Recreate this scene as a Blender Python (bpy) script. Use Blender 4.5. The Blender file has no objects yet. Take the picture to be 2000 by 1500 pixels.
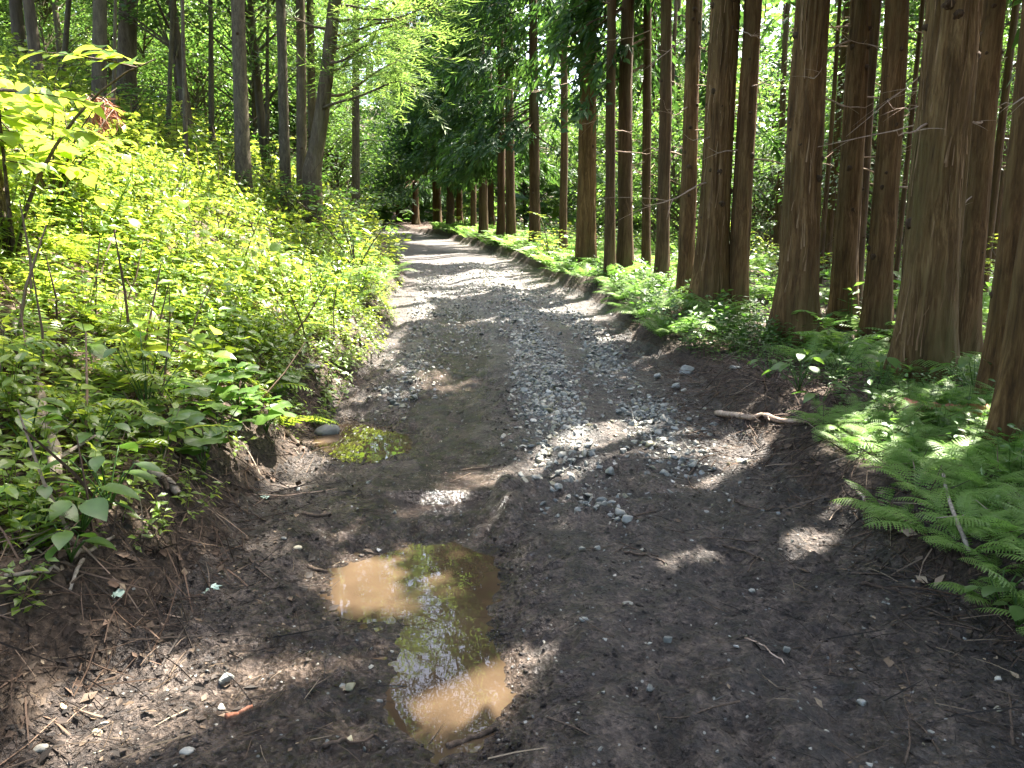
import bpy, bmesh, math
import numpy as np
from mathutils import Vector, Matrix

scene = bpy.context.scene
COL = scene.collection

# ------------------------------------------------------------------ camera
CAM_Z = 1.5
PITCH = math.radians(10.1)
FPX = 1450.0
cam_data = bpy.data.cameras.new('camera')
cam_data.sensor_width = 36.0
cam_data.lens = 36.0 * FPX / 2000.0
cam_data.clip_start = 0.05
cam_data.clip_end = 600.0
cam = bpy.data.objects.new('camera', cam_data)
cam.location = (0, 0, CAM_Z)
cam.rotation_euler = (math.pi / 2 - PITCH, 0, 0)
COL.objects.link(cam)
scene.camera = cam

# ------------------------------------------------------------------ sky, sun, exposure
SUN_EL = math.radians(60.0)
SUN_AZ = math.radians(43.5)          # from +Y (ahead) towards +X (right)
SUN = np.array([math.cos(SUN_EL) * math.sin(SUN_AZ), math.cos(SUN_EL) * math.cos(SUN_AZ), math.sin(SUN_EL)])
world = bpy.data.worlds.new('World')
scene.world = world
world.use_nodes = True
wn = world.node_tree
wn.nodes.clear()
sky = wn.nodes.new('ShaderNodeTexSky')
sky.sky_type = 'NISHITA'
sky.sun_disc = False
sky.sun_elevation = SUN_EL
sky.sun_rotation = SUN_AZ
sky.air_density = 1.0
sky.dust_density = 4.0
sky.ozone_density = 0.4
bg = wn.nodes.new('ShaderNodeBackground')
bg.inputs['Strength'].default_value = 0.125
wo = wn.nodes.new('ShaderNodeOutputWorld')
wn.links.new(sky.outputs[0], bg.inputs[0])
wn.links.new(bg.outputs[0], wo.inputs[0])
sun_data = bpy.data.lights.new('sun', 'SUN')
sun_data.energy = 5.0
sun_data.angle = math.radians(0.53)
sun_data.color = (1.0, 0.95, 0.86)
sun = bpy.data.objects.new('sun', sun_data)
sun.rotation_euler = Vector(SUN).to_track_quat('Z', 'Y').to_euler()
sun.location = (20, 20, 40)
COL.objects.link(sun)
vs = scene.view_settings
vs.view_transform = 'Standard'
vs.look = 'None'
vs.exposure = 3.2
vs.gamma = 1.0
cy = scene.cycles
cy.use_denoising = True
cy.max_bounces = 5
cy.diffuse_bounces = 3
cy.glossy_bounces = 2
cy.transmission_bounces = 4
cy.transparent_max_bounces = 4
cy.sample_clamp_indirect = 6.0
cy.use_light_tree = False
cy.debug_use_spatial_splits = True
cy.caustics_reflective = False
cy.caustics_refractive = False

# ------------------------------------------------------------------ noise
def _h(ix, iy, iz, seed):
    h = (ix.astype(np.uint32) * np.uint32(374761393)) ^ (iy.astype(np.uint32) * np.uint32(668265263)) ^ (iz.astype(np.uint32) * np.uint32(2246822519))
    h = h + np.uint32((seed * 3266489917) & 0xffffffff)
    h = (h ^ (h >> np.uint32(15))) * np.uint32(2246822519)
    h = (h ^ (h >> np.uint32(13))) * np.uint32(3266489917)
    h = h ^ (h >> np.uint32(16))
    return h.astype(np.float64) / 2147483647.5 - 1.0

def vnoise(x, y, z=None, seed=0):
    x = np.asarray(x, float); y = np.asarray(y, float)
    z = np.zeros_like(x) if z is None else np.asarray(z, float)
    x, y, z = np.broadcast_arrays(x, y, z)
    fx, fy, fz = np.floor(x), np.floor(y), np.floor(z)
    ix, iy, iz = fx.astype(np.int64), fy.astype(np.int64), fz.astype(np.int64)
    u, v, w = x - fx, y - fy, z - fz
    u = u * u * (3 - 2 * u); v = v * v * (3 - 2 * v); w = w * w * (3 - 2 * w)
    def L(a, b, t): return a + (b - a) * t
    flat = not np.any(w)
    a = L(L(_h(ix, iy, iz, seed), _h(ix + 1, iy, iz, seed), u), L(_h(ix, iy + 1, iz, seed), _h(ix + 1, iy + 1, iz, seed), u), v)
    if flat:
        return a
    b = L(L(_h(ix, iy, iz + 1, seed), _h(ix + 1, iy, iz + 1, seed), u), L(_h(ix, iy + 1, iz + 1, seed), _h(ix + 1, iy + 1, iz + 1, seed), u), v)
    return L(a, b, w)

def fbm(x, y, z=None, o=4, seed=0, gain=0.5):
    s = 0.0; a = 1.0; n = 0.0; f = 1.0
    for k in range(o):
        s = s + a * vnoise(np.asarray(x) * f + k * 17.3, np.asarray(y) * f + k * 9.1, None if z is None else np.asarray(z) * f, seed + k)
        n += a; a *= gain; f *= 2.03
    return s / n

def sstep(a, b, x):
    t = np.clip((np.asarray(x, float) - a) / (b - a), 0, 1)
    return t * t * (3 - 2 * t)

def splus(x, k):
    return k * np.logaddexp(0.0, np.asarray(x, float) / k)

# ------------------------------------------------------------------ camera rays
_cp, _sp = math.cos(PITCH), math.sin(PITCH)
def ray(px, py):
    a = (px - 1000.0) / FPX; b = (750.0 - py) / FPX
    return np.array([a, _cp + b * _sp, -_sp + b * _cp])

# ------------------------------------------------------------------ terrain
_ty = np.array([-10, 0, 3.2, 5.5, 9.6, 14, 18.5, 24, 30, 38, 48, 60, 75, 95, 130])
_tx = np.array([.25, .2, .17, .16, 0.0, -.42, -1.0, -2.0, -3.3, -5.5, -9.5, -16, -26, -42, -75])
_dy = np.linspace(-10, 130, 1401)
_dx = np.interp(_dy, _ty, _tx)
_k = np.hanning(41); _k /= _k.sum()
_dx = np.convolve(np.pad(_dx, 20, mode='edge'), _k, mode='valid')
def road_c(y): return np.interp(y, _dy, _dx)
def road_z(y): return 0.068 * splus(np.asarray(y, float) - 4.4, 1.3)

def on_plane(px, py, z):
    d = ray(px, py)
    t = (z - CAM_Z) / d[2]
    return np.array([d[0] * t, d[1] * t])

PUD = []
def _pud(pts, z):
    PUD.append((np.array([on_plane(a, b, z) for a, b in pts]), z))
_pud([(735, 1089), (823, 1067), (878, 1064), (922, 1080), (956, 1089), (958, 1155), (940, 1185), (936, 1243), (973, 1298), (977, 1372),
      (940, 1419), (922, 1456), (867, 1460), (804, 1419), (771, 1353), (793, 1280), (799, 1203), (720, 1210), (672, 1199), (658, 1141),
      (672, 1115), (705, 1100)], -0.045)
_pud([(612, 862), (640, 838), (680, 823), (725, 832), (760, 845), (792, 850), (797, 877), (750, 893), (725, 902), (680, 902), (635, 880)], 0.045)

def poly_sd(P, poly):
    """signed distance, negative inside"""
    x, y = P[:, 0], P[:, 1]
    d = np.full(len(P), 1e9); inside = np.zeros(len(P), bool)
    n = len(poly)
    for i in range(n):
        a = poly[i]; b = poly[(i + 1) % n]
        e = b - a
        w = P - a
        t = np.clip((w @ e) / (e @ e), 0, 1)
        q = w - t[:, None] * e
        d = np.minimum(d, np.hypot(q[:, 0], q[:, 1]))
        c = (a[1] > y) != (b[1] > y)
        with np.errstate(divide='ignore', invalid='ignore'):
            xx = (b[0] - a[0]) * (y - a[1]) / (b[1] - a[1]) + a[0]
        inside ^= c & (x < xx)
    return np.where(inside, -d, d)

def left_edge(y): return -1.66 + 0.16 * vnoise(np.asarray(y) * 0.9, 3.1, seed=11) + .07 * vnoise(np.asarray(y) * 3.1, 8.1, seed=12)
def right_edge(y): return 1.62 - .10 * np.exp(-((np.asarray(y) - 4.2) / 1.3) ** 2) + 0.14 * vnoise(np.asarray(y) * 0.8, 5.7, seed=13) + .06 * vnoise(np.asarray(y) * 2.7, 1.1, seed=14)

def height(x, y, fine=True):
    x = np.asarray(x, float); y = np.asarray(y, float)
    shp = np.broadcast(x, y).shape
    x = np.broadcast_to(x, shp).ravel(); y = np.broadcast_to(y, shp).ravel()
    t = x - road_c(y)
    z = road_z(y)
    sl = np.maximum(0, left_edge(y) - t)
    sr = np.maximum(0, t - right_edge(y))
    bl = 0.36 + 0.08 * vnoise(y * .7, 0.3, seed=21)
    br = (0.25 + 0.07 * vnoise(y * .6, 4.3, seed=22)) * (1 - .45 * np.exp(-((y - 7.6) / 2.2) ** 2))
    z = z + bl * sstep(0, .42, sl) + 0.60 * splus(sl - .4, .12) * (sl > 0) - 0.30 * splus(sl - 5.0, .8) - .25 * splus(sl - 14, 2.)
    z = z + br * sstep(0, .36, sr) + .03 * splus(sr - .5, .1) * (sr > 0) - .13 * splus(sr - 3.2, .8) + .06 * splus(sr - 14, 2.)
    z = z + .30 * splus(y - 66, 4.) * sstep(2.5, 12, np.abs(t))
    off = np.clip(np.maximum(sl, sr) / .6, 0, 1)
    z = z + off * (.10 * fbm(x * .5, y * .5, o=3, seed=31) + .05 * vnoise(x * 2.1, y * 2.1, seed=33))
    on = 1 - off
    near = 1 - sstep(14, 30, y)
    rut = np.exp(-((t + .62) / .27) ** 2) * .085 + np.exp(-((t - .95) / .26) ** 2) * .075
    rut = rut * (.7 + .5 * vnoise(y * .55, x * .3, seed=41))
    mound = np.exp(-((t - .25) / .33) ** 2) * .05 * sstep(4.0, 6.5, y)
    berm = np.exp(-((t + .20 + .03 * vnoise(y * 2., 0., seed=44)) / .085) ** 2) * .085 * (1 - sstep(4.0, 5.2, y)) * (.7 + .5 * vnoise(y * 4, 2., seed=45))
    z = z + on * near * (mound + berm - rut + .022 * fbm(x * 1.7, y * 1.7, o=2, seed=46))
    if fine:
        m = (y < 16) & (np.abs(t) < 3.2)
        if m.any():
            xm, ym, tm = x[m], y[m], t[m]
            churn = .35 + .65 * sstep(-.25, .35, fbm(xm * .9, ym * .7, o=2, seed=51))
            smooth = np.exp(-((tm + .62) / .26) ** 2) * .55 + np.exp(-((tm - .9) / .28) ** 2) * .45
            amp = churn * (1 - smooth)
            rid = 1 - np.abs(fbm(xm * 13, ym * 13, o=2, seed=53))
            f = 1.35 * amp * (.045 * fbm(xm * 6.5, ym * 5, o=2, seed=52) + .030 * (rid - .72) + .018 * fbm(xm * 34, ym * 30, o=2, seed=54)) + .005 * fbm(xm * 26, ym * 26, o=2, seed=59)
            f = f + .014 * fbm(xm * 16, ym * .9, o=3, seed=63) * (np.exp(-((tm - .95) / .45) ** 2) + np.exp(-((tm + .6) / .4) ** 2)) * (1 - sstep(7, 12, ym))
            # tread marks pressed into the tracks
            ph = np.sin(ym * 2 * math.pi / .075 + 2.5 * np.abs(tm - .9) * 6)
            f = f + .014 * ph * np.exp(-((tm - .95) / .19) ** 2) * sstep(-.2, .3, vnoise(xm * .8, ym * .6, seed=58))
            ph2 = np.sin(ym * 2 * math.pi / .06)
            f = f + .010 * ph2 * np.exp(-((tm + .17) / .05) ** 2) * (1 - sstep(4, 5, ym))
            bank = np.clip(np.maximum(sl[m], sr[m]) / .12, 0, 1)
            f = f + bank * (np.where(tm > 0, .018, .032) * fbm(xm * 8, ym * 8, o=3, seed=56) + .012 * fbm(xm * 30, ym * 30, o=1, seed=57))
            zz = z[m] + f
            z[m] = zz
    for poly, wz in PUD:
        lo = poly.min(0) - .7; hi = poly.max(0) + .7
        m = (x > lo[0]) & (x < hi[0]) & (y > lo[1]) & (y < hi[1])
        if m.any():
            P = np.stack([x[m], y[m]], 1)
            d = poly_sd(P, poly) - .03 + .035 * fbm(P[:, 0] * 9, P[:, 1] * 9, o=3, seed=61)
            zp = wz + np.clip(d, -.35, .06) * .16 + np.clip(d - .06, 0, 1) * .25
            zp = zp + np.clip(d + .02, 0, .2) * .25 * fbm(P[:, 0] * 22, P[:, 1] * 22, o=2, seed=62)
            k = sstep(.05, .55, d)
            k2 = sstep(.0, .12, d)
            z0 = z[m]
            z[m] = np.where(d < 0, np.minimum(zp, z0 * 0 + zp), zp * (1 - k) + np.maximum(z0, wz + .012 * k2) * k)
    return z.reshape(shp)

def pix_ground(px, py, far=120.0):
    d = ray(px, py)
    t = np.arange(1.0, far, .03)
    X = d[0] * t; Y = d[1] * t; Z = CAM_Z + d[2] * t
    g = height(X, Y, fine=False)
    i = np.argmax(Z < g)
    return np.array([X[i], Y[i], g[i]]) if (Z < g).any() else None

def normal_at(x, y):
    e = .08
    dx = (height(x + e, y, False) - height(x - e, y, False)) / (2 * e)
    dy = (height(x, y + e, False) - height(x, y - e, False)) / (2 * e)
    n = np.stack([-dx, -dy, np.ones_like(dx)], -1)
    return n / np.linalg.norm(n, axis=-1, keepdims=True)

# ------------------------------------------------------------------ mesh helpers
class Geo:
    def __init__(s): s.V = []; s.F = []; s.T = []; s.M = []; s.n = 0
    def add(s, V, F, tint=0.5, mat=0):
        V = np.asarray(V, float).reshape(-1, 3); F = np.asarray(F, np.int64).reshape(-1, 3)
        if len(V) == 0: return s
        s.V.append(V); s.F.append(F + s.n); s.n += len(V)
        s.T.append(np.broadcast_to(np.asarray(tint, float), (len(V),)).copy())
        s.M.append(np.broadcast_to(np.asarray(mat, np.int64), (len(F),)).copy())
        return s
    def arrays(s):
        return np.concatenate(s.V), np.concatenate(s.F), np.concatenate(s.T), np.concatenate(s.M)
    def mesh(s, name, mats, smooth=False, attrs=None):
        V, F, T, M = s.arrays()
        return make_mesh(name, V, F, T, M, mats, smooth, attrs)

def make_mesh(name, V, F, T, M, mats, smooth=False, attrs=None):
    me = bpy.data.meshes.new(name)
    me.vertices.add(len(V)); me.vertices.foreach_set('co', np.ascontiguousarray(V, np.float32).ravel())
    me.loops.add(len(F) * 3); me.loops.foreach_set('vertex_index', np.ascontiguousarray(F, np.int32).ravel())
    me.polygons.add(len(F))
    me.polygons.foreach_set('loop_start', np.arange(0, len(F) * 3, 3, dtype=np.int32))
    me.polygons.foreach_set('material_index', np.ascontiguousarray(M, np.int32))
    me.polygons.foreach_set('use_smooth', np.full(len(F), smooth, bool))
    at = me.attributes.new('tint', 'FLOAT', 'POINT'); at.data.foreach_set('value', np.ascontiguousarray(T, np.float32))
    for k, v in (attrs or {}).items():
        at = me.attributes.new(k, 'FLOAT', 'POINT'); at.data.foreach_set('value', np.ascontiguousarray(v, np.float32))
    for m in (mats if isinstance(mats, (list, tuple)) else [mats]): me.materials.append(m)
    me.update(calc_edges=True)
    return me

def obj(name, data, parent=None, loc=(0, 0, 0), rot=(0, 0, 0), scale=1.0, **props):
    o = bpy.data.objects.new(name, data)
    COL.objects.link(o)
    o.location = loc; o.rotation_euler = rot
    o.scale = (scale,) * 3 if np.isscalar(scale) else scale
    if parent is not None: o.parent = parent
    for k, v in props.items():
        if v is not None: o[k] = v
    return o

def thing(name, label, cat, loc=(0, 0, 0), rz=0.0, scale=1.0, group=None):
    return obj(name, None, None, loc, (0, 0, rz), scale, label=label, category=cat, group=group)

def nrm(v): return v / np.maximum(1e-9, np.linalg.norm(v, axis=-1, keepdims=True))
def frames(d, up):
    """columns x,y,z with y along d"""
    d = nrm(np.asarray(d, float)); up = np.broadcast_to(np.asarray(up, float), d.shape)
    x = np.cross(d, up)
    bad = np.linalg.norm(x, axis=-1) < 1e-4
    if bad.any(): x[bad] = np.cross(d[bad], [1, 0.01, 0])
    x = nrm(x); z = np.cross(x, d)
    return np.stack([x, d, z], -1)
def rot_z(a):
    c, s = np.cos(a), np.sin(a); z = np.zeros_like(c); o = np.ones_like(c)
    return np.stack([np.stack([c, -s, z], -1), np.stack([s, c, z], -1), np.stack([z, z, o], -1)], -2)

def place(geo, tpl, P, R, S, tint, mat=0):
    """instances of template (V,F[,T]) put into geo as real faces"""
    V, F = tpl[0], tpl[1]
    N = len(P)
    if N == 0: return
    S = np.asarray(S, float)
    if S.ndim == 1: S = S[:, None]
    W = np.einsum('nij,kj->nki', R, V) * 1.0 if S.shape[1] == 1 else np.einsum('nij,nkj->nki', R, V[None] * S[:, None, :])
    if S.shape[1] == 1: W = W * S[:, :, None]
    W = W + P[:, None, :]
    FF = (F[None] + (np.arange(N) * len(V))[:, None, None]).reshape(-1, 3)
    tt = np.repeat(np.broadcast_to(tint, (N,)), len(V))
    if len(tpl) > 2: tt = tt + np.tile(tpl[2], N)
    mm = mat if len(tpl) < 4 else np.tile(tpl[3], N)
    geo.add(W.reshape(-1, 3), FF, tt, mm)

def tube(path, rad, seg, cap=True, disp=None, ref=(1, 0, 0)):
    path = np.asarray(path, float); rad = np.asarray(rad, float); K = len(path)
    tan = nrm(np.gradient(path, axis=0))
    x = np.broadcast_to(np.asarray(ref, float), tan.shape)
    x = nrm(x - (x * tan).sum(1, keepdims=True) * tan)
    y = np.cross(tan, x)
    th = np.arange(seg) / seg * 2 * math.pi
    r = np.broadcast_to(rad[:, None], (K, seg)).copy()
    if disp is not None: r = r + disp
    V = path[:, None, :] + r[..., None] * (np.cos(th)[None, :, None] * x[:, None, :] + np.sin(th)[None, :, None] * y[:, None, :])
    V = V.reshape(-1, 3)
    i = np.arange(K - 1)[:, None] * seg; j = np.arange(seg)[None, :]; j2 = (j + 1) % seg
    a, b, c, d = i + j, i + j2, i + seg + j2, i + seg + j
    F = np.stack([np.stack([a, b, c], -1), np.stack([a, c, d], -1)], 2).reshape(-1, 3)
    if cap:
        n = len(V)
        V = np.concatenate([V, path[:1], path[-1:]])
        jj = np.arange(seg); kk = (jj + 1) % seg
        F = np.concatenate([F, np.stack([kk, jj, np.full(seg, n)], 1), np.stack([(K - 1) * seg + jj, (K - 1) * seg + kk, np.full(seg, n + 1)], 1)])
    return V, F

# ------------------------------------------------------------------ leaf templates (base at origin, along +Y, face +Z, length 1)
def leaf_tpl(k=2, w=.27, fold=.10, droop=.16, pw=.85):
    ts = (np.arange(k) + 1) / (k + 1)
    V = [(0, 0, 0)]
    for t in ts:
        h = w * math.sin(math.pi * t ** pw) ** .9
        zc = -droop * t * t
        V += [(-h, t, zc + fold * h * 2), (0, t, zc), (h, t, zc + fold * h * 2)]
    V.append((0, 1, -droop * 1.15))
    n = len(V) - 1
    F = [(0, 2, 1), (0, 3, 2)]
    for i in range(k - 1):
        a = 1 + 3 * i; b = a + 3
        F += [(a, a + 1, b + 1), (a, b + 1, b), (a + 1, a + 2, b + 2), (a + 1, b + 2, b + 1)]
    a = 1 + 3 * (k - 1)
    F += [(a, a + 1, n), (a + 1, a + 2, n)]
    return np.array(V, float), np.array([(p, q, r) for p, q, r in F])
def diamond_tpl(w=.27, fold=.12):
    return np.array([(0, 0, 0), (w, .45, fold * w), (0, 1, -.08), (-w, .45, fold * w)], float), np.array([(0, 1, 2), (0, 2, 3)])
def palmate_tpl(n=5, r=.62, inner=.42):
    V = [(0, 0, 0)]; c = np.array([0, .38, 0])
    A = np.linspace(-2.35, 2.35, n)
    V = [(0, 0, 0), tuple(c)]
    ring = []
    for i, a in enumerate(A):
        L = r * (1 - .28 * abs(a) / 2.35)
        ring.append((math.sin(a) * L, .38 + math.cos(a) * L, -.10 * L - .05 * (i % 2)))
        if i < n - 1:
            b = (a + A[i + 1]) / 2; q = L * inner
            ring.append((math.sin(b) * q, .38 + math.cos(b) * q, .02))
    V += ring
    F = [(1, 2 + i + 1, 2 + i) for i in range(len(ring) - 1)] + [(0, 1, 2), (0, 2 + len(ring) - 1, 1)]
    return np.array(V, float), np.array(F)
def round_tpl(rg, n=22):
    """butterbur leaf: round, notched at the stalk, wavy; stalk meets at the origin"""
    V = [(0, 0, 0)]
    A = np.linspace(math.radians(25), math.radians(335), n)
    F = []
    ph = rg.uniform(0, 6.28)
    for ring, rr in enumerate((.33, .7, 1.0)):
        for i, a in enumerate(A):
            lobe = 1 + .12 * abs(math.sin(a * 1.0)) + (.035 * math.sin(a * 9 + ph) + .02 * math.sin(a * 5) if ring == 2 else 0)
            r = .5 * rr * lobe
            z = .10 * rr * math.sin(a * 3 + ph) * .5 + .05 * rr * abs(math.sin(a * 4.5)) - .16 * (rr - .35) ** 2
            V.append((-math.sin(a) * r, -math.cos(a) * r, z))
    for i in range(n - 1):
        F.append((0, 1 + i + 1, 1 + i))
        for q in (0, 1):
            a = 1 + q * n + i; b = a + n
            F += [(a, a + 1, b + 1), (a, b + 1, b)]
    return np.array(V, float), np.array(F)
LEAF3 = leaf_tpl(3); LEAF2 = leaf_tpl(2); LEAF1 = leaf_tpl(1, w=.25); LEAFB = leaf_tpl(3, w=.36, droop=.22)
DIAM = diamond_tpl(); PALM = palmate_tpl(); PALM7 = palmate_tpl(7, .66, .36)

def frond_tpl(rg, pairs=20, sub=5, arch=1.0, width=.26):
    """fern frond, length about 1, rising from the origin along +Y and arching over"""
    g = Geo()
    ts = np.linspace(0, 1, 14)
    ang = math.radians(58) - arch * math.radians(80) * ts ** 1.1
    dy = np.cos(ang); dz = np.sin(ang)
    py = np.concatenate([[0], np.cumsum((dy[1:] + dy[:-1]) / 2 * np.diff(ts))]); pz = np.concatenate([[0], np.cumsum((dz[1:] + dz[:-1]) / 2 * np.diff(ts))])
    bend = rg.uniform(-.08, .08)
    pxx = bend * ts ** 2
    path = np.stack([pxx, py, pz], 1)
    if sub > 2:
        V, F = tube(path, .006 * (1 - .8 * ts) + .0012, 3, cap=False); g.add(V, F, -.12)
    for i in range(pairs):
        u = .14 + .85 * (i / (pairs - 1)) ** .92
        L = width * (math.sin(math.pi * min(1, (u - .02) * .72 + .22)) ** 1.2) * (1 if u < .93 else .55) * rg.uniform(.92, 1.06)
        if u < .26: L *= .75 + (u - .14) * 2
        c = np.array([np.interp(u, ts, pxx), np.interp(u, ts, py), np.interp(u, ts, pz)])
        a = np.interp(u, ts, ang)
        fw = np.array([0, math.cos(a), math.sin(a)]); upv = np.array([0, -math.sin(a), math.cos(a)])
        for s in (-1, 1):
            sweep = .28 + .5 * u
            d = nrm(np.array([s, 0, 0]) + fw * sweep - upv * .10 + rg.normal(0, .04, 3))
            side = nrm(np.cross(upv, d)) * s
            n = sub
            q = np.linspace(0, 1, n + 1)
            hw = L * .135 * (1 - q) ** .7 + .0010
            VV = []; FF = []
            for k in range(n + 1):
                cc = c + d * L * q[k] - upv * L * .22 * q[k] ** 2
                VV.append(cc)
                if k < n:
                    # a toothed lobe each side
                    mid = c + d * L * (q[k] + .62 / n) - upv * L * .22 * (q[k] + .5 / n) ** 2
                    VV.append(mid + side * hw[k]); VV.append(mid - side * hw[k])
            for k in range(n):
                b = 3 * k
                FF += [(b, b + 1, b + 3), (b, b + 3, b + 2)] if s > 0 else [(b, b + 3, b + 1), (b, b + 2, b + 3)]
            g.add(np.array(VV), np.array(FF), rg.uniform(-.06, .06))
    V, F, T, M = g.arrays()
    return V, F, T

def herb_tpl(rg, n=9, h=.3, ls=.07, leaf=LEAF2, opp=False, droop=.0, bare=.25, spread=.15):
    g = Geo()
    top = np.array([rg.normal(0, spread) * h, rg.normal(0, spread) * h, h])
    ts = np.linspace(0, 1, 3)
    path = ts[:, None] * top + np.stack([np.sin(ts * 2.2) * rg.normal(0, .05) * h, np.sin(ts * 2.2) * rg.normal(0, .05) * h, 0 * ts], 1)
    V, F = tube(path, .004 * (h / .3) * (1 - .6 * ts), 3, cap=False); g.add(V, F, -.2)
    az = rg.uniform(0, 6.28)
    P = []; D = []; U = []; S = []; T = []
    for i in range(n):
        u = bare + (1 - bare) * (i // 2 if opp else i) / max(1, (n - 1) // 2 if opp else n - 1)
        az += math.pi if (opp and i % 2) else (1.57 if opp else 2.4)
        a = az + rg.normal(0, .25)
        el = rg.uniform(-.15, .45) - droop + .5 * (u > .95)
        d = np.array([math.cos(a) * math.cos(el), math.sin(a) * math.cos(el), math.sin(el)])
        s = ls * rg.uniform(.7, 1.15) * (1.0 - .25 * u)
        c = np.array([np.interp(u, ts, path[:, k]) for k in range(3)])
        P.append(c + d * s * .06); D.append(d); S.append(s); T.append(rg.uniform(-.16, .16))
        U.append(np.array([rg.normal(0, .25), rg.normal(0, .25), 1.0]))
    P = np.array(P); D = np.array(D); R = frames(D, nrm(np.array(U)))
    place(g, leaf, P, R, np.array(S), np.array(T))
    V, F, T, M = g.arrays()
    return V, F, T

# ------------------------------------------------------------------ materials
def new_mat(name):
    m = bpy.data.materials.new(name); m.use_nodes = True
    nt = m.node_tree; nt.nodes.clear()
    out = nt.nodes.new('ShaderNodeOutputMaterial')
    return m, nt, out
def N(nt, t, **kw):
    n = nt.nodes.new(t)
    for k, v in kw.items():
        if k.startswith('i_'): n.inputs[k[2:].replace('_', ' ')].default_value = v
        else: setattr(n, k, v)
    return n
def ramp(nt, fac, stops, interp='LINEAR'):
    r = nt.nodes.new('ShaderNodeValToRGB'); r.color_ramp.interpolation = interp
    e = r.color_ramp.elements
    while len(e) > 1: e.remove(e[-1])
    e[0].position = stops[0][0]; e[0].color = (*stops[0][1], 1)
    for p, c in stops[1:]:
        k = e.new(p); k.color = (*c, 1)
    nt.links.new(fac, r.inputs[0])
    return r.outputs[0]
def mathn(nt, op, a, b=None, clamp=False):
    n = nt.nodes.new('ShaderNodeMath'); n.operation = op; n.use_clamp = clamp
    for i, v in enumerate((a, b)):
        if v is None: continue
        if isinstance(v, (int, float)): n.inputs[i].default_value = v
        else: nt.links.new(v, n.inputs[i])
    return n.outputs[0]
def mixc(nt, fac, a, b, mode='MIX'):
    n = nt.nodes.new('ShaderNodeMix'); n.data_type = 'RGBA'; n.blend_type = mode
    for s, v in ((n.inputs[0], fac), (n.inputs[6], a), (n.inputs[7], b)):
        if isinstance(v, (int, float)): s.default_value = v
        elif isinstance(v, tuple): s.default_value = (*v, 1)
        else: nt.links.new(v, s)
    return n.outputs[2]
def attr(nt, name):
    a = nt.nodes.new('ShaderNodeAttribute'); a.attribute_name = name
    return a.outputs['Fac']
def noise(nt, vec, scale, detail=4, rough=.6, dist=0.0):
    n = N(nt, 'ShaderNodeTexNoise'); n.inputs['Scale'].default_value = scale; n.inputs['Detail'].default_value = detail
    n.inputs['Roughness'].default_value = rough; n.inputs['Distortion'].default_value = dist
    if vec is not None: nt.links.new(vec, n.inputs['Vector'])
    return n.outputs['Fac']
def mapping(nt, vec, scale=(1, 1, 1)):
    n = nt.nodes.new('ShaderNodeMapping'); n.inputs['Scale'].default_value = scale
    nt.links.new(vec, n.inputs['Vector']); return n.outputs[0]
def bump(nt, h, strength, dist, normal=None):
    n = nt.nodes.new('ShaderNodeBump'); n.inputs['Strength'].default_value = strength; n.inputs['Distance'].default_value = dist
    nt.links.new(h, n.inputs['Height'])
    if normal is not None: nt.links.new(normal, n.inputs['Normal'])
    return n.outputs[0]
def pos(nt): return nt.nodes.new('ShaderNodeNewGeometry').outputs['Position']
def objco(nt): return nt.nodes.new('ShaderNodeTexCoord').outputs['Object']

def leaf_mat(name, stops, tstops, mix=.42, rough=.42, spec=.5):
    m, nt, out = new_mat(name)
    t = attr(nt, 'tint')
    c = ramp(nt, t, stops); tc = ramp(nt, t, tstops)
    # slight mottling so that no two leaves are of one flat colour
    nz = noise(nt, pos(nt), 38.0, 2, .6)
    c = mixc(nt, .55, c, ramp(nt, nz, [(.3, (.55, .55, .55)), (.7, (1.25, 1.25, 1.25))]), 'MULTIPLY')
    p = N(nt, 'ShaderNodeBsdfPrincipled')
    p.inputs['Roughness'].default_value = rough; p.inputs['Specular IOR Level'].default_value = spec
    nt.links.new(c, p.inputs['Base Color'])
    tr = N(nt, 'ShaderNodeBsdfTranslucent'); nt.links.new(tc, tr.inputs['Color'])
    mx = N(nt, 'ShaderNodeMixShader'); mx.inputs[0].default_value = mix
    nt.links.new(p.outputs[0], mx.inputs[1]); nt.links.new(tr.outputs[0], mx.inputs[2]); nt.links.new(mx.outputs[0], out.inputs[0])
    return m
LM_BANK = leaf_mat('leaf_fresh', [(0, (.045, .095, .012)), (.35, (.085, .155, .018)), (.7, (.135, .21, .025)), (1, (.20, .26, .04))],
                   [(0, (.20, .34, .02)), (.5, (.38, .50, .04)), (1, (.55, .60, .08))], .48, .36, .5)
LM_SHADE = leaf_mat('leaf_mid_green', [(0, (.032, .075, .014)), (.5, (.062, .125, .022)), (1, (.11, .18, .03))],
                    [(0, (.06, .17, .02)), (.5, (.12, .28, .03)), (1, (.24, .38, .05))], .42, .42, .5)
LM_FERN = leaf_mat('fern_green', [(0, (.095, .18, .033)), (.5, (.165, .265, .052)), (1, (.23, .32, .07))],
                   [(0, (.12, .28, .04)), (.5, (.22, .42, .07)), (1, (.34, .52, .10))], .42, .5, .4)
LM_CEDAR = leaf_mat('cedar_needles', [(0, (.022, .052, .016)), (.5, (.042, .090, .025)), (1, (.085, .145, .035))],
                    [(0, (.05, .12, .02)), (.5, (.09, .20, .03)), (1, (.18, .30, .05))], .28, .55, .25)
LM_LARCH = leaf_mat('larch_needles', [(0, (.07, .13, .03)), (.5, (.12, .20, .045)), (1, (.19, .26, .07))],
                    [(0, (.16, .28, .05)), (.5, (.26, .40, .07)), (1, (.36, .48, .11))], .5, .55, .3)
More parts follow.
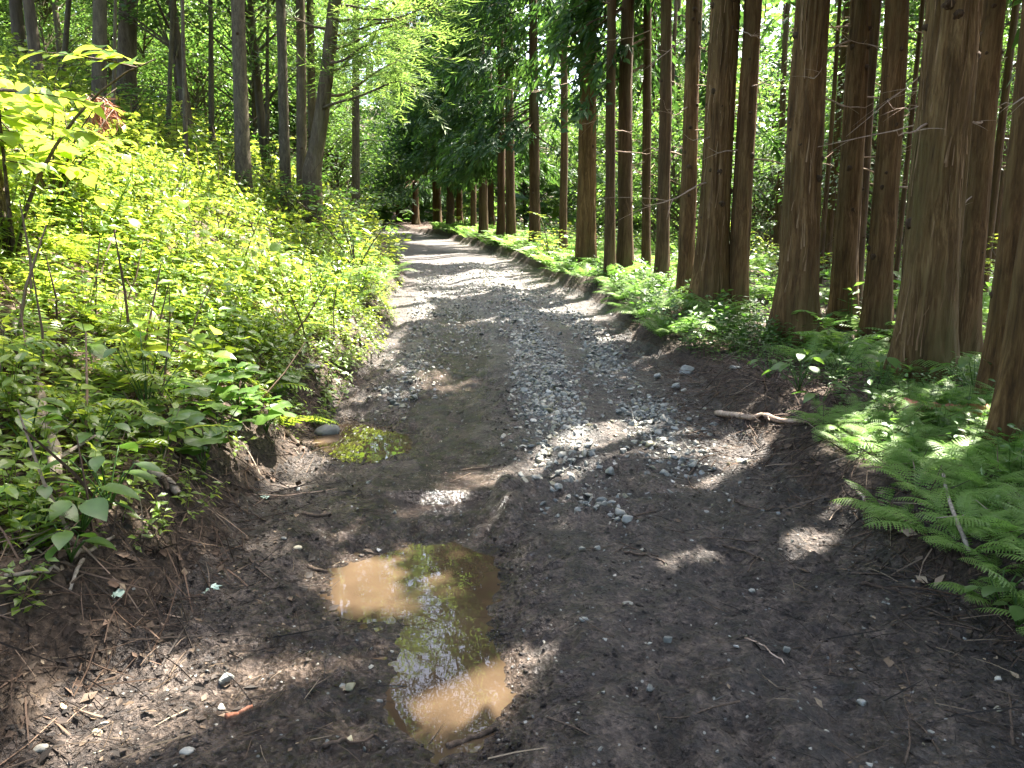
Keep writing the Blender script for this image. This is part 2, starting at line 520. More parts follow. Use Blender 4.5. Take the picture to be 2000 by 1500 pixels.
LM_TREE = leaf_mat('tree_leaf', [(0, (.024, .058, .014)), (.5, (.050, .100, .022)), (1, (.10, .165, .034))],
                   [(0, (.07, .17, .025)), (.5, (.14, .27, .04)), (1, (.30, .42, .07))], .44, .40, .5)

def bark_mat(name, c0, c1, c2, zs=.07, scale=16., bstr=.9, bdist=.02, moss=0.0, mosscol=(.075, .075, .03)):
    m, nt, out = new_mat(name)
    co = objco(nt)
    v = mapping(nt, co, (1, 1, zs))
    warp = noise(nt, mapping(nt, co, (1, 1, .5)), 2.3, 2, .5)
    wv = N(nt, 'ShaderNodeVectorMath', operation='MULTIPLY_ADD')
    cmb = N(nt, 'ShaderNodeCombineXYZ'); nt.links.new(warp, cmb.inputs[0]); nt.links.new(warp, cmb.inputs[1])
    nt.links.new(cmb.outputs[0], wv.inputs[0]); wv.inputs[1].default_value = (.16, .16, 0); nt.links.new(v, wv.inputs[2])
    n1 = noise(nt, wv.outputs[0], scale, 5, .62)
    n2 = noise(nt, wv.outputs[0], scale * 4.3, 4, .65)
    n3 = noise(nt, co, 1.7, 3, .5)
    f = mathn(nt, 'ADD', mathn(nt, 'MULTIPLY', n1, .62), mathn(nt, 'MULTIPLY', n2, .38))
    c = ramp(nt, f, [(.30, c0), (.50, c1), (.68, c2)])
    c = mixc(nt, .5, c, ramp(nt, n3, [(.3, (.62, .55, .5)), (.7, (1.2, 1.2, 1.2))]), 'MULTIPLY')
    if moss:
        mk = ramp(nt, mathn(nt, 'MULTIPLY', noise(nt, mapping(nt, co, (1, 1, .35)), 1.5, 4, .6), mathn(nt, 'ADD', f, .45)), [(.42, (0, 0, 0)), (.62, (moss,) * 3)])
        c = mixc(nt, mk, c, mosscol)
    p = N(nt, 'ShaderNodeBsdfPrincipled'); p.inputs['Roughness'].default_value = .9; p.inputs['Specular IOR Level'].default_value = .2
    nt.links.new(c, p.inputs['Base Color'])
    nt.links.new(bump(nt, f, bstr, bdist), p.inputs['Normal'])
    nt.links.new(p.outputs[0], out.inputs[0])
    return m
BK_CEDAR = bark_mat('cedar_bark', (.018, .010, .004), (.108, .060, .022), (.26, .16, .068), moss=.7, mosscol=(.062, .050, .016), bstr=1.0, bdist=.035)
BK_CEDAR_G = bark_mat('cedar_bark_mossy', (.022, .013, .005), (.118, .071, .027), (.28, .19, .083), moss=.95, mosscol=(.075, .062, .019), bstr=1.0, bdist=.035)
BK_FAR = bark_mat('far_cedar_bark', (.022, .012, .006), (.075, .044, .020), (.155, .098, .048), scale=11., bdist=.03, moss=.4)
BK_GREY = bark_mat('grey_bark', (.032, .025, .016), (.095, .076, .050), (.18, .15, .105), zs=.3, scale=20., moss=.5)
BK_LARCH = bark_mat('larch_bark', (.035, .025, .016), (.115, .085, .055), (.23, .18, .125), zs=.18, scale=15., bdist=.03, moss=.6)
BK_DEAD = bark_mat('dead_wood', (.16, .11, .075), (.36, .26, .19), (.52, .42, .33), zs=.4, scale=30., bdist=.004)
BK_GREYWOOD = bark_mat('weathered_wood', (.09, .075, .06), (.25, .21, .165), (.42, .37, .30), zs=.2, scale=26., bdist=.006)
BK_TWIG = bark_mat('damp_twig', (.025, .018, .013), (.075, .055, .04), (.20, .15, .11), zs=.5, scale=40., bdist=.003)
BK_KNOT = bark_mat('branch_scar', (.015, .010, .006), (.055, .034, .018), (.13, .085, .045), scale=40., bdist=.01)
BK_STRIP = bark_mat('bark_strip', (.08, .045, .022), (.22, .14, .07), (.36, .25, .15), scale=20., bdist=.004)
BK_RED = bark_mat('rust_dead_needles', (.16, .055, .03), (.34, .14, .08), (.48, .26, .17), scale=30., bdist=.004)

def tint_mat(name, stops, rough=.85, spec=.3, bumps=None):
    m, nt, out = new_mat(name)
    c = ramp(nt, attr(nt, 'tint'), stops)
    nz = noise(nt, pos(nt), 60., 3, .6)
    c = mixc(nt, .6, c, ramp(nt, nz, [(.3, (.6, .6, .6)), (.7, (1.25, 1.25, 1.25))]), 'MULTIPLY')
    p = N(nt, 'ShaderNodeBsdfPrincipled'); p.inputs['Roughness'].default_value = rough; p.inputs['Specular IOR Level'].default_value = spec
    nt.links.new(c, p.inputs['Base Color'])
    if bumps: nt.links.new(bump(nt, noise(nt, pos(nt), bumps[0], 4, .65), bumps[1], bumps[2]), p.inputs['Normal'])
    nt.links.new(p.outputs[0], out.inputs[0])
    return m
M_LITTER = tint_mat('dead_leaf_litter', [(0, (.016, .011, .008)), (.5, (.055, .035, .023)), (.85, (.14, .088, .058)), (1, (.28, .21, .15))], .8)
M_NEEDLE = tint_mat('dead_needle_litter', [(0, (.010, .008, .006)), (.6, (.038, .027, .019)), (.9, (.11, .075, .046)), (1, (.26, .20, .13))], .75)
M_STONE = None
def stone_mat(name, per_object):
    m, nt, out = new_mat(name)
    if per_object:
        oi = nt.nodes.new('ShaderNodeObjectInfo').outputs['Random']
    else:
        oi = attr(nt, 'tint')
    c = ramp(nt, oi, [(0, (.085, .088, .078)), (.3, (.17, .172, .152)), (.55, (.24, .236, .205)), (.8, (.29, .265, .21)), (.93, (.17, .155, .085)), (1, (.42, .40, .36))])
    nz = noise(nt, pos(nt), 28., 4, .65)
    c = mixc(nt, .7, c, ramp(nt, nz, [(.3, (.5, .5, .5)), (.7, (1.3, 1.3, 1.3))]), 'MULTIPLY')
    p = N(nt, 'ShaderNodeBsdfPrincipled'); p.inputs['Specular IOR Level'].default_value = .5
    nt.links.new(ramp(nt, noise(nt, pos(nt), 9., 2), [(.35, (.35, .35, .35)), (.7, (.8, .8, .8))]), p.inputs['Roughness'])
    nt.links.new(c, p.inputs['Base Color'])
    nt.links.new(bump(nt, noise(nt, pos(nt), 110., 4, .6), .5, .004), p.inputs['Normal'])
    nt.links.new(p.outputs[0], out.inputs[0])
    return m
M_STONE = stone_mat('gravel_stone', True)
M_STONES = stone_mat('small_gravel', False)

def mud_mat():
    m, nt, out = new_mat('wet_mud')
    P = pos(nt)
    big = noise(nt, P, .9, 3, .55)
    mid = noise(nt, P, 7., 5, .62)
    fin = noise(nt, P, 46., 5, .68)
    vf = noise(nt, P, 170., 3, .7)
    grav = attr(nt, 'gravel'); wet = attr(nt, 'wet')
    c = ramp(nt, mathn(nt, 'ADD', mathn(nt, 'MULTIPLY', mid, .5), mathn(nt, 'MULTIPLY', fin, .5)),
             [(.37, (.0075, .0055, .0043)), (.5, (.042, .0305, .0232)), (.63, (.145, .110, .086))])
    c = mixc(nt, .5, c, ramp(nt, big, [(.3, (.70, .66, .62)), (.7, (1.25, 1.22, 1.2))]), 'MULTIPLY')
    # tiny stone chips pressed into the surface
    vo = N(nt, 'ShaderNodeTexVoronoi'); vo.inputs['Scale'].default_value = 62.; nt.links.new(P, vo.inputs['Vector'])
    sp = nt.nodes.new('ShaderNodeSeparateColor'); nt.links.new(vo.outputs['Color'], sp.inputs[0])
    chip = mathn(nt, 'MULTIPLY', mathn(nt, 'LESS_THAN', vo.outputs['Distance'], .34), mathn(nt, 'GREATER_THAN', mathn(nt, 'ADD', sp.outputs[0], mathn(nt, 'MULTIPLY', grav, .62)), .972))
    c = mixc(nt, chip, c, ramp(nt, sp.outputs[1], [(0, (.12, .13, .13)), (.6, (.22, .22, .20)), (1, (.32, .30, .25))]))
    gz = ramp(nt, noise(nt, P, 24., 4, .7), [(.35, (.085, .09, .088)), (.65, (.20, .205, .195))])
    c = mixc(nt, mathn(nt, 'MULTIPLY', grav, .55), c, gz)
    p = N(nt, 'ShaderNodeBsdfPrincipled'); p.inputs['Specular IOR Level'].default_value = .5
    nt.links.new(c, p.inputs['Base Color'])
    r = mathn(nt, 'SUBTRACT', mathn(nt, 'ADD', .36, mathn(nt, 'MULTIPLY', mid, .48)), mathn(nt, 'MULTIPLY', wet, .52), True)
    r = mathn(nt, 'MAXIMUM', r, .10)
    nt.links.new(r, p.inputs['Roughness'])
    vc = N(nt, 'ShaderNodeTexVoronoi'); vc.inputs['Scale'].default_value = 48.
    wp = N(nt, 'ShaderNodeVectorMath', operation='ADD'); nt.links.new(P, wp.inputs[0])
    cw = N(nt, 'ShaderNodeCombineXYZ'); nt.links.new(mathn(nt, 'MULTIPLY', fin, .05), cw.inputs[0]); nt.links.new(mathn(nt, 'MULTIPLY', mid, .06), cw.inputs[1]); nt.links.new(cw.outputs[0], wp.inputs[1])
    nt.links.new(wp.outputs[0], vc.inputs['Vector'])
    h = mathn(nt, 'ADD', mathn(nt, 'ADD', mathn(nt, 'MULTIPLY', fin, .85), mathn(nt, 'MULTIPLY', vf, .45)), mathn(nt, 'MULTIPLY', chip, .3))
    h = mathn(nt, 'SUBTRACT', h, mathn(nt, 'MULTIPLY', vc.outputs['Distance'], .55))
    b = bump(nt, h, 1.0, .032)
    nt.links.new(b, p.inputs['Normal'])
    nt.links.new(p.outputs[0], out.inputs[0])
    return m
M_MUD = mud_mat()
def soil_mat():
    m, nt, out = new_mat('leaf_mould_soil')
    P = pos(nt)
    mid = noise(nt, P, 5., 5, .65); fin = noise(nt, P, 40., 5, .7)
    vo = N(nt, 'ShaderNodeTexVoronoi'); vo.inputs['Scale'].default_value = 34.; nt.links.new(P, vo.inputs['Vector'])
    sp = nt.nodes.new('ShaderNodeSeparateColor'); nt.links.new(vo.outputs['Color'], sp.inputs[0])
    c = ramp(nt, fin, [(.3, (.018, .0125, .0085)), (.52, (.046, .032, .022)), (.7, (.10, .070, .048))])
    up = attr(nt, 'litter')
    lc = ramp(nt, sp.outputs[0], [(0, (.025, .016, .010)), (.5, (.075, .046, .030)), (1, (.17, .112, .075))])
    c = mixc(nt, mathn(nt, 'MULTIPLY', up, .75), c, lc)
    c = mixc(nt, .5, c, ramp(nt, mid, [(.3, (.6, .6, .6)), (.7, (1.25, 1.25, 1.25))]), 'MULTIPLY')
    p = N(nt, 'ShaderNodeBsdfPrincipled'); p.inputs['Roughness'].default_value = .85; p.inputs['Specular IOR Level'].default_value = .3
    nt.links.new(c, p.inputs['Base Color'])
    h = mathn(nt, 'ADD', fin, mathn(nt, 'MULTIPLY', vo.outputs['Distance'], .8))
    nt.links.new(bump(nt, h, .9, .02), p.inputs['Normal'])
    nt.links.new(p.outputs[0], out.inputs[0])
    return m
M_SOIL = soil_mat()
def water_mat():
    m, nt, out = new_mat('muddy_water')
    P = pos(nt)
    c = ramp(nt, noise(nt, P, 3.2, 3, .5), [(.3, (.040, .027, .016)), (.7, (.064, .043, .026))])
    p = N(nt, 'ShaderNodeBsdfPrincipled'); p.inputs['Roughness'].default_value = .0; p.inputs['IOR'].default_value = 1.33
    p.inputs['Specular IOR Level'].default_value = .5
    nt.links.new(c, p.inputs['Base Color'])
    nt.links.new(bump(nt, noise(nt, P, 14., 2, .5), .015, .01), p.inputs['Normal'])
    nt.links.new(p.outputs[0], out.inputs[0])
    return m
M_WATER = water_mat()

# ------------------------------------------------------------------ ground sheets: road, left hillside, right forest floor
def spaced(a, b, s0, g):
    v = [a]; s = s0
    while v[-1] < b: v.append(v[-1] + s); s *= g
    return np.array(v[:-1] + [b])
tl = np.concatenate([-spaced(6, 90, .12, 1.12)[::-1][:-1], -spaced(2.3, 6, .045, 1.025)[::-1][:-1], np.arange(-2.3, 2.5, .023), 2.5 + spaced(0, 87, .05, 1.055)])
ys = np.concatenate([np.arange(-7, 1.3, .35), np.arange(1.3, 3.4, .0155)])
yy = [3.4]
while yy[-1] < 128: yy.append(yy[-1] + max(.0155, .0068 * yy[-1]))
ys = np.concatenate([ys, np.array(yy)])
TT, YY = np.meshgrid(tl, ys)
XX = road_c(YY) + TT
ZZ = height(XX, YY)
nr, nc = ZZ.shape
GV = np.stack([XX, YY, ZZ], -1).reshape(-1, 3)
ii, jj = np.meshgrid(np.arange(nr - 1), np.arange(nc - 1), indexing='ij')
q = (ii * nc + jj).ravel()
quads = np.stack([q, q + 1, q + nc + 1, q + nc], 1)
tc = (TT[:-1, :-1] + TT[1:, 1:]).ravel() / 2; yc = YY[:-1, :-1].ravel()
zone = np.where(tc < left_edge(yc) - .10, 1, np.where(tc > right_edge(yc) + .12, 2, 0))
tv = TT.ravel(); yv = YY.ravel(); xv = XX.ravel()
def gravel_density(t, y, x):
    """where the road is strewn with stone"""
    wob = .12 * vnoise(y * .8, 1.7, seed=71)
    core = np.exp(-((t - (.30 + wob + .012 * (y - 8))) / (.28 + .012 * np.clip(y - 4, 0, 14))) ** 4) * sstep(2.9, 6.6, y) ** 1.6 * (1 - .4 * sstep(14, 24, y))
    right = np.exp(-((t - 1.12 - wob) / .28) ** 2) * sstep(3.6, 6.4, y) * (1 - sstep(10, 18, y)) * .8
    left = np.exp(-((t + 1.18) / .20) ** 2) * sstep(6.0, 7.0, y) * (1 - sstep(13, 20, y)) * .75
    wide = (np.abs(t) < 1.35) * sstep(7.5, 12, y) * (1 - sstep(20, 28, y)) * .5
    d = np.maximum.reduce([core, right, left, wide])
    return d * (.55 + .6 * fbm(x * 1.6, y * 1.6, o=2, seed=72)).clip(0.1, 1.2)
gr = np.clip(gravel_density(tv, yv, xv), 0, 1)
dry = np.zeros(len(tv))
wet = (1.1 * np.exp(-((tv + .70) / .55) ** 2) * sstep(.05, .40, .5 + .5 * fbm(xv * 1.3, yv * .8, o=3, seed=81)) * 1.0
       + .45 * np.exp(-((tv - .9) / .35) ** 2) * sstep(.4, .7, .5 + .5 * fbm(xv * 1.1, yv * .9, o=2, seed=82))) * (1 - sstep(10, 16, yv))
for poly, wz in PUD:
    d = poly_sd(np.stack([xv, yv], 1), poly)
    wet = np.maximum(wet, 1 - sstep(.0, .22, d))
lit = sstep(.05, .5, np.maximum(left_edge(yv) - tv, tv - right_edge(yv)) - .2)
def sheet(name, z, mat_, attrs):
    qs = quads[zone == z]
    used = np.unique(qs); mp = np.full(len(GV), -1, np.int64); mp[used] = np.arange(len(used))
    qq = mp[qs]
    F = np.concatenate([qq[:, [0, 1, 2]], qq[:, [0, 2, 3]]])
    me = make_mesh(name, GV[used], F, np.full(len(used), .5), np.zeros(len(F), int), mat_, True, {k: v[used] for k, v in attrs.items()})
    return obj(name, me, kind='structure')
ro = sheet('road', 0, M_MUD, {'gravel': gr, 'wet': np.clip(wet, 0, 1)})
ro['label'] = 'muddy rutted forest track running uphill and bending out of sight'
hs = sheet('hillside', 1, M_SOIL, {'litter': lit}); hs['label'] = 'steep earth bank rising from the track, covered in undergrowth'
ff = sheet('forest_floor', 2, M_SOIL, {'litter': lit}); ff['label'] = 'shaded forest floor under the cedar trunks'

for k, (poly, wz) in enumerate(PUD):
    # the sheet runs past the shore under the mud, which cuts its outline
    lo = poly.min(0) - .2; hi = poly.max(0) + .2; cc_ = (lo + hi) / 2; hs_ = (hi - lo) / 2
    big = [cc_ + hs_ * np.array([math.copysign(abs(math.cos(a)) ** .4, math.cos(a)), math.copysign(abs(math.sin(a)) ** .4, math.sin(a))]) for a in np.linspace(0, 2 * math.pi, 33)[:-1]]
    me = bpy.data.meshes.new('puddle')
    me.from_pydata([(p[0], p[1], wz) for p in big], [], [list(range(len(big)))])
    me.materials.append(M_WATER); me.update()
    if me.polygons[0].normal.z < 0: me.flip_normals()
    obj('puddle', me, kind='structure', label=['large brown puddle in the near wheel rut reflecting leaves and sky', 'small round puddle at the foot of the bank beside a pale stone'][k])

# ------------------------------------------------------------------ where the sun reaches the ground (gaps in the canopy)
rng = np.random.default_rng(5)
FLECK = []
for px, py, hx, hy in [(440, 1385, 290, 90), (270, 1400, 190, 60), (600, 1360, 130, 60), (716, 1150, 66, 48), (868, 1345, 95, 44), (1045, 1197, 48, 20), (1290, 1072, 46, 22), (1585, 1062, 42, 13),
                       (1425, 948, 56, 13), (1440, 885, 52, 20), (1135, 838, 72, 26), (955, 942, 40, 16), (1090, 912, 42, 15), (840, 745, 40, 8),
                       (900, 505, 130, 9), (1000, 545, 160, 15), (1130, 602, 110, 9), (1200, 655, 50, 10), (860, 473, 60, 5), (770, 610, 60, 26), (1330, 830, 14, 4),
                       (640, 765, 30, 10), (1560, 850, 60, 12), (1330, 665, 60, 10), (1700, 900, 50, 18), (1850, 930, 70, 16), (1240, 560, 90, 24), (1520, 640, 60, 18), (1640, 780, 60, 18), (1950, 860, 60, 30)]:
    a = pix_ground(px, py); b = pix_ground(px + hx, py); c = pix_ground(px, py - hy); e = pix_ground(px, min(1499, py + hy))
    FLECK.append((a[0], (c[1] + e[1]) / 2, abs(b[0] - a[0]), max(.06, abs(c[1] - e[1]) / 2)))
def sunlit(x, y, marg=.0, free=1.0):
    """probability that sun should reach the point"""
    t = x - road_c(y)
    n1 = fbm(x * .55, y * .55, o=3, seed=91); n2 = vnoise(x * 1.9, y * 1.9, seed=92)
    p = np.where(t > 2.2, np.where(y < 12, sstep(.12, .30, n1 + .25 * n2) * .9, sstep(.15, .35, n1 + .3 * n2)), 0.0)
    p = np.where((t > 1.6) & (y > 22), np.maximum(p, .15), p)
    p = np.where((np.abs(t) <= 2.2) & (y > 11), sstep(.05, .25, vnoise(x * .35, y * .55, seed=93) + .2 * n2), p)
    # left bank: open to the sun above a ragged line
    edge = 4.55 + .5 * vnoise(x * 1.1, 2.2, seed=94) + .35 * n2 + np.clip(-1.9 - t, 0, 2) * -.12
    bank = (t < -1.35) & (t > -7) & (y > edge) & (y < 15.5)
    p = np.where(bank, np.where(n2 + n1 < .62, .97, .25), p)
    p = np.where((t <= -7) | ((t < -1.6) & (y >= 15.5)), sstep(-.05, .2, n1 + .3 * n2) * .8, p)
    p = p * free
    for cx, cyy, rx, ry in FLECK:
        d = np.hypot((x - cx) / (rx + marg), (y - cyy) / (ry + marg)) + .2 * n2
        p = np.maximum(p, 1 - sstep(.9, 1.08, d))
    return p
def landing(P):
    g = np.zeros(len(P))
    for _ in range(5):
        s = (P[:, 2] - g) / SUN[2]
        x = P[:, 0] - SUN[0] * s; y = P[:, 1] - SUN[1] * s
        g = .5 * g + .5 * height(x, np.clip(y, -9, 120), False)
    return x, y
def prune(P, rg, marg=.2, free=1.0):
    x, y = landing(P)
    return rg.random(len(P)) > sunlit(x, y, marg, free)

def over_fleck(P, marg=.07):
    """twigs whose shadow would fall into one of the gaps"""
    g = np.zeros(len(P))
    for _ in range(4):
        k = (P[:, 2] - g) / SUN[2]; x = P[:, 0] - SUN[0] * k; y = P[:, 1] - SUN[1] * k; g = road_z(y)
    n2 = vnoise(x * 2.6, y * 2.6, seed=95)
    m = np.zeros(len(P), bool)
    for cx, cyy, rx, ry in FLECK:
        m |= np.hypot((x - cx) / (rx + marg), (y - cyy) / (ry + marg)) + .16 * n2 < 1
    return m
# ------------------------------------------------------------------ trunks, dead branches, crowns
def trunk_geo(rg, H, r, lean=(0, 0), seg=40, rows=90, flare=.55, ridge=.05, sway=.015, zt=None, knots=0):
    """local coordinates, base at the origin, sunk a little"""
    z = np.concatenate([np.linspace(-.35, 1.2, rows // 3), np.linspace(1.2, min(H, zt or H), rows - rows // 3 + 1)[1:]])
    if zt and H > zt: z = np.concatenate([z, np.linspace(zt, H, 12)[1:]])
    zz = np.maximum(z, 0)
    s1, s2 = rg.uniform(0, 100, 2)
    path = np.stack([lean[0] * z + sway * zz ** .5 * vnoise(z * .35, s1), lean[1] * z + sway * zz ** .5 * vnoise(z * .35, s2), z], 1)
    R = r * (1 - .82 * (zz / H) ** 1.05) * (1 + flare * np.exp(-zz / .38)) + .004
    th = np.arange(seg) / seg * 2 * math.pi
    A, Z = np.meshgrid(th, z)
    cx, cyy = np.cos(A), np.sin(A)
    sd = int(rg.integers(1000))
    but = fbm(cx * 1.6 + s1, cyy * 1.6 + s2, Z * .3, o=2, seed=sd) * .55 * np.exp(-np.maximum(Z, 0) / .4)
    wob = fbm(cx * .9, cyy * .9, Z * .8 + s1, o=2, seed=sd + 1) * .07
    tw = .25 * vnoise(Z * .6, s2, seed=sd + 2) + .12 * vnoise(cx * 2, cyy * 2, Z * 1.6, seed=sd + 3)
    cw, sw = np.cos(A + tw), np.sin(A + tw)
    k = r * 30
    rid = 1 - np.abs(fbm(cw * k * .55, sw * k * .55, Z * 1.1, o=3, seed=sd + 4)) * 2
    disp = R[:, None] * (but + wob) + ridge * r * (rid - .4)
    V, F = tube(path, R, seg, cap=False, disp=disp)
    g = Geo().add(V, F)
    disp_max = 1.04
    for i in range(knots):
        # dark scars of shed branches
        kz = rg.uniform(.8, min(H * .6, 6.5)); a = rg.uniform(0, 6.28)
        rr = np.interp(kz, z, R); c = np.array([np.interp(kz, z, path[:, 0]), np.interp(kz, z, path[:, 1]), kz])
        o = np.array([math.cos(a), math.sin(a), .25])
        L = rg.uniform(.04, .085) * (r / .2) ** .5
        q = np.linspace(0, 1, 4)[:, None]
        p = c + o * (rr * .93 + q * L * .55)
        kr = L * rg.uniform(.35, .6)
        V, F = tube(p, kr * np.array([1.35, 1.1, .8, .45]), 8, ref=(0, 0, 1)); g.add(V + vnoise(V[:, 0] * 60, V[:, 1] * 60, V[:, 2] * 60)[:, None] * .008, F, mat=1)
    return g, (lambda h: np.array([np.interp(h, z, path[:, 0]), np.interp(h, z, path[:, 1]), h])), (lambda h: np.interp(h, z, R))

def dead_branch(rg, c, rr, a, L, r0, sag=.25, seg=5, fork=True):
    g = Geo()
    q = np.linspace(0, 1, 8)
    o = np.array([math.cos(a), math.sin(a), 0]); side = np.array([-math.sin(a), math.cos(a), 0])
    curl = rg.normal(0, .28); up0 = rg.uniform(-.35, .45)
    p = c + o * (rr * .6 + q * L)[:, None] + side * (curl * L * q ** 2 + .02 * L * np.sin(q * 9 + rg.uniform(0, 6)))[:, None]
    p[:, 2] += L * (up0 * q - rg.uniform(.2, .75) * q ** 1.5 + rg.uniform(.1, .6) * q ** 3) + .02 * np.sin(q * 14 + rg.uniform(0, 6)) * q
    V, F = tube(p, r0 * (1 - .82 * q), seg, ref=(0, 0, 1)); g.add(V, F)
    if fork:
        for k in range(rg.integers(1, 4)):
            u = rg.uniform(.35, .85); b = np.array([np.interp(u, q, p[:, i]) for i in range(3)])
            d = nrm(o * rg.uniform(.4, 1) + side * rg.choice([-1, 1]) * rg.uniform(.4, 1) + np.array([0, 0, rg.uniform(-.5, .3)]))
            l = L * (1 - u) * rg.uniform(.5, 1.0) + .1
            w = np.linspace(0, 1, 5)[:, None]
            pp = b + d * w * l + np.array([0, 0, -.12 * l]) * w ** 2
            V, F = tube(pp, r0 * .5 * (1 - u * .5) * (1 - .8 * w[:, 0]), 4, ref=(.1, .2, 1)); g.add(V, F)
    return g

def spray_tpl(rg, n=7, droop=.5, wid=.055):
    """one cedar spray: a soft rope of short shoots, about 1 long"""
    g = Geo()
    for i in range(n):
        u = (i + rg.uniform(-.2, .4)) / n
        base = np.array([0, u * .8, -droop * .5 * u * u])
        a = rg.uniform(-1.2, 1.2)
        d = nrm(np.array([math.sin(a), .9 * math.cos(a) + .35, rg.uniform(-.55, .35)]))
        L = rg.uniform(.30, .52); s = nrm(np.cross(d, [rg.normal(0, .5), rg.normal(0, .5), 1]))
        w = wid * rg.uniform(.8, 1.4)
        mid = base + d * L * .55
        V = np.array([base, mid + s * w, base + d * L + np.array([0, 0, -.10 * L]), mid - s * w])
        g.add(V, [(0, 1, 2), (0, 2, 3)], rg.uniform(-.2, .2))
    V, F, T, M = g.arrays(); return V, F, T
_r = np.random.default_rng(77)
SPRAYS = [spray_tpl(_r, 9, wid=.052) for _ in range(4)]
SPRAYS_BIG = [spray_tpl(_r, 5, wid=.085) for _ in range(3)]

def cedar_crown(rg, base, top_path, H, hb, rmax, detail=True, size=.55, dens=1.0, do_prune=True, lowside=None, free=1.0):
    """crown in local coordinates of the tree at base"""
    g = Geo()
    nb = int((min(H, hb + 9) - hb) * (5.2 if detail else 4.2) * dens) if detail and free < 1 else int((H - hb) * (5.2 if detail else 4.2) * dens)
    zs = hb + (H - hb) * rg.random(nb) ** (1.9 if free < 1 else 1.15)
    az = rg.uniform(0, 2 * math.pi, nb)
    rel = (zs - hb) / (H - hb)
    L = rmax * (1 - rel ** 1.3 * .88) * rg.uniform(.6, 1.12, nb)
    if lowside is not None:
        face = .5 + .5 * np.cos(az - lowside)
        keep = (rel > .22) | (rg.random(nb) < face ** 1.2)
        zs, az, rel, L = zs[keep], az[keep], rel[keep], L[keep]; nb = len(zs)
    o = np.stack([np.cos(az), np.sin(az), np.zeros(nb)], 1)
    c = np.array([top_path(h) for h in zs])
    slope = -.10 - .45 * (1 - rel)
    ns = np.maximum(3, (L * (10.5 if detail else 5.0))).astype(int)
    bi = np.repeat(np.arange(nb), ns)
    u = .18 + .82 * rg.random(len(bi)) ** .75
    P = c[bi] + o[bi] * (u * L[bi])[:, None]
    P[:, 2] += L[bi] * (slope[bi] * u ** 1.3 + .22 * np.maximum(0, u - .7)) + rg.normal(0, .10, len(bi))
    side = np.stack([-np.sin(az), np.cos(az), np.zeros(nb)], 1)
    P += side[bi] * (rg.normal(0, .20, len(bi)) * (.3 + u) * (L[bi] / 2))[:, None]
    D = o[bi] * rg.uniform(.35, 1.0, len(bi))[:, None] + side[bi] * rg.normal(0, .5, len(bi))[:, None] + np.array([0, 0, -.55]) + rg.normal(0, .15, (len(bi), 3))
    keep = np.ones(len(P), bool)
    if do_prune: keep = prune(P + nrm(D) * size * .4 + base, rg, .16 if detail else .22, free)
    P, D = P[keep], D[keep]
    tp = SPRAYS if detail else SPRAYS_BIG
    which = rg.integers(len(tp), size=len(P))
    tint = .45 + .22 * rg.normal(0, 1, len(P)) + (P[:, 2] / H - .5) * .3
    for k in range(len(tp)):
        m = which == k
        if m.any():
            place(g, tp[k], P[m], frames(D[m], np.array([0, 0, 1.]) + rg.normal(0, .3, (m.sum(), 3))), size * rg.uniform(.7, 1.25, m.sum()), tint[m], 0)
    # the boughs
    bk = prune(c + o * (L * .5)[:, None] + base, rg, .2, free) if do_prune else None
    for i in range(nb):
        q = np.array([0, .5, 1.0])
        p = c[i] + o[i] * (q * L[i] * .85)[:, None]; p[:, 2] += L[i] * slope[i] * q ** 1.3 * .9
        if bk is not None and not bk[i]: continue
        V, F = tube(p, np.array([.028, .017, .005]), 3, cap=False, ref=(0, 0, 1)); g.add(V, F, .5, 1)
    return g

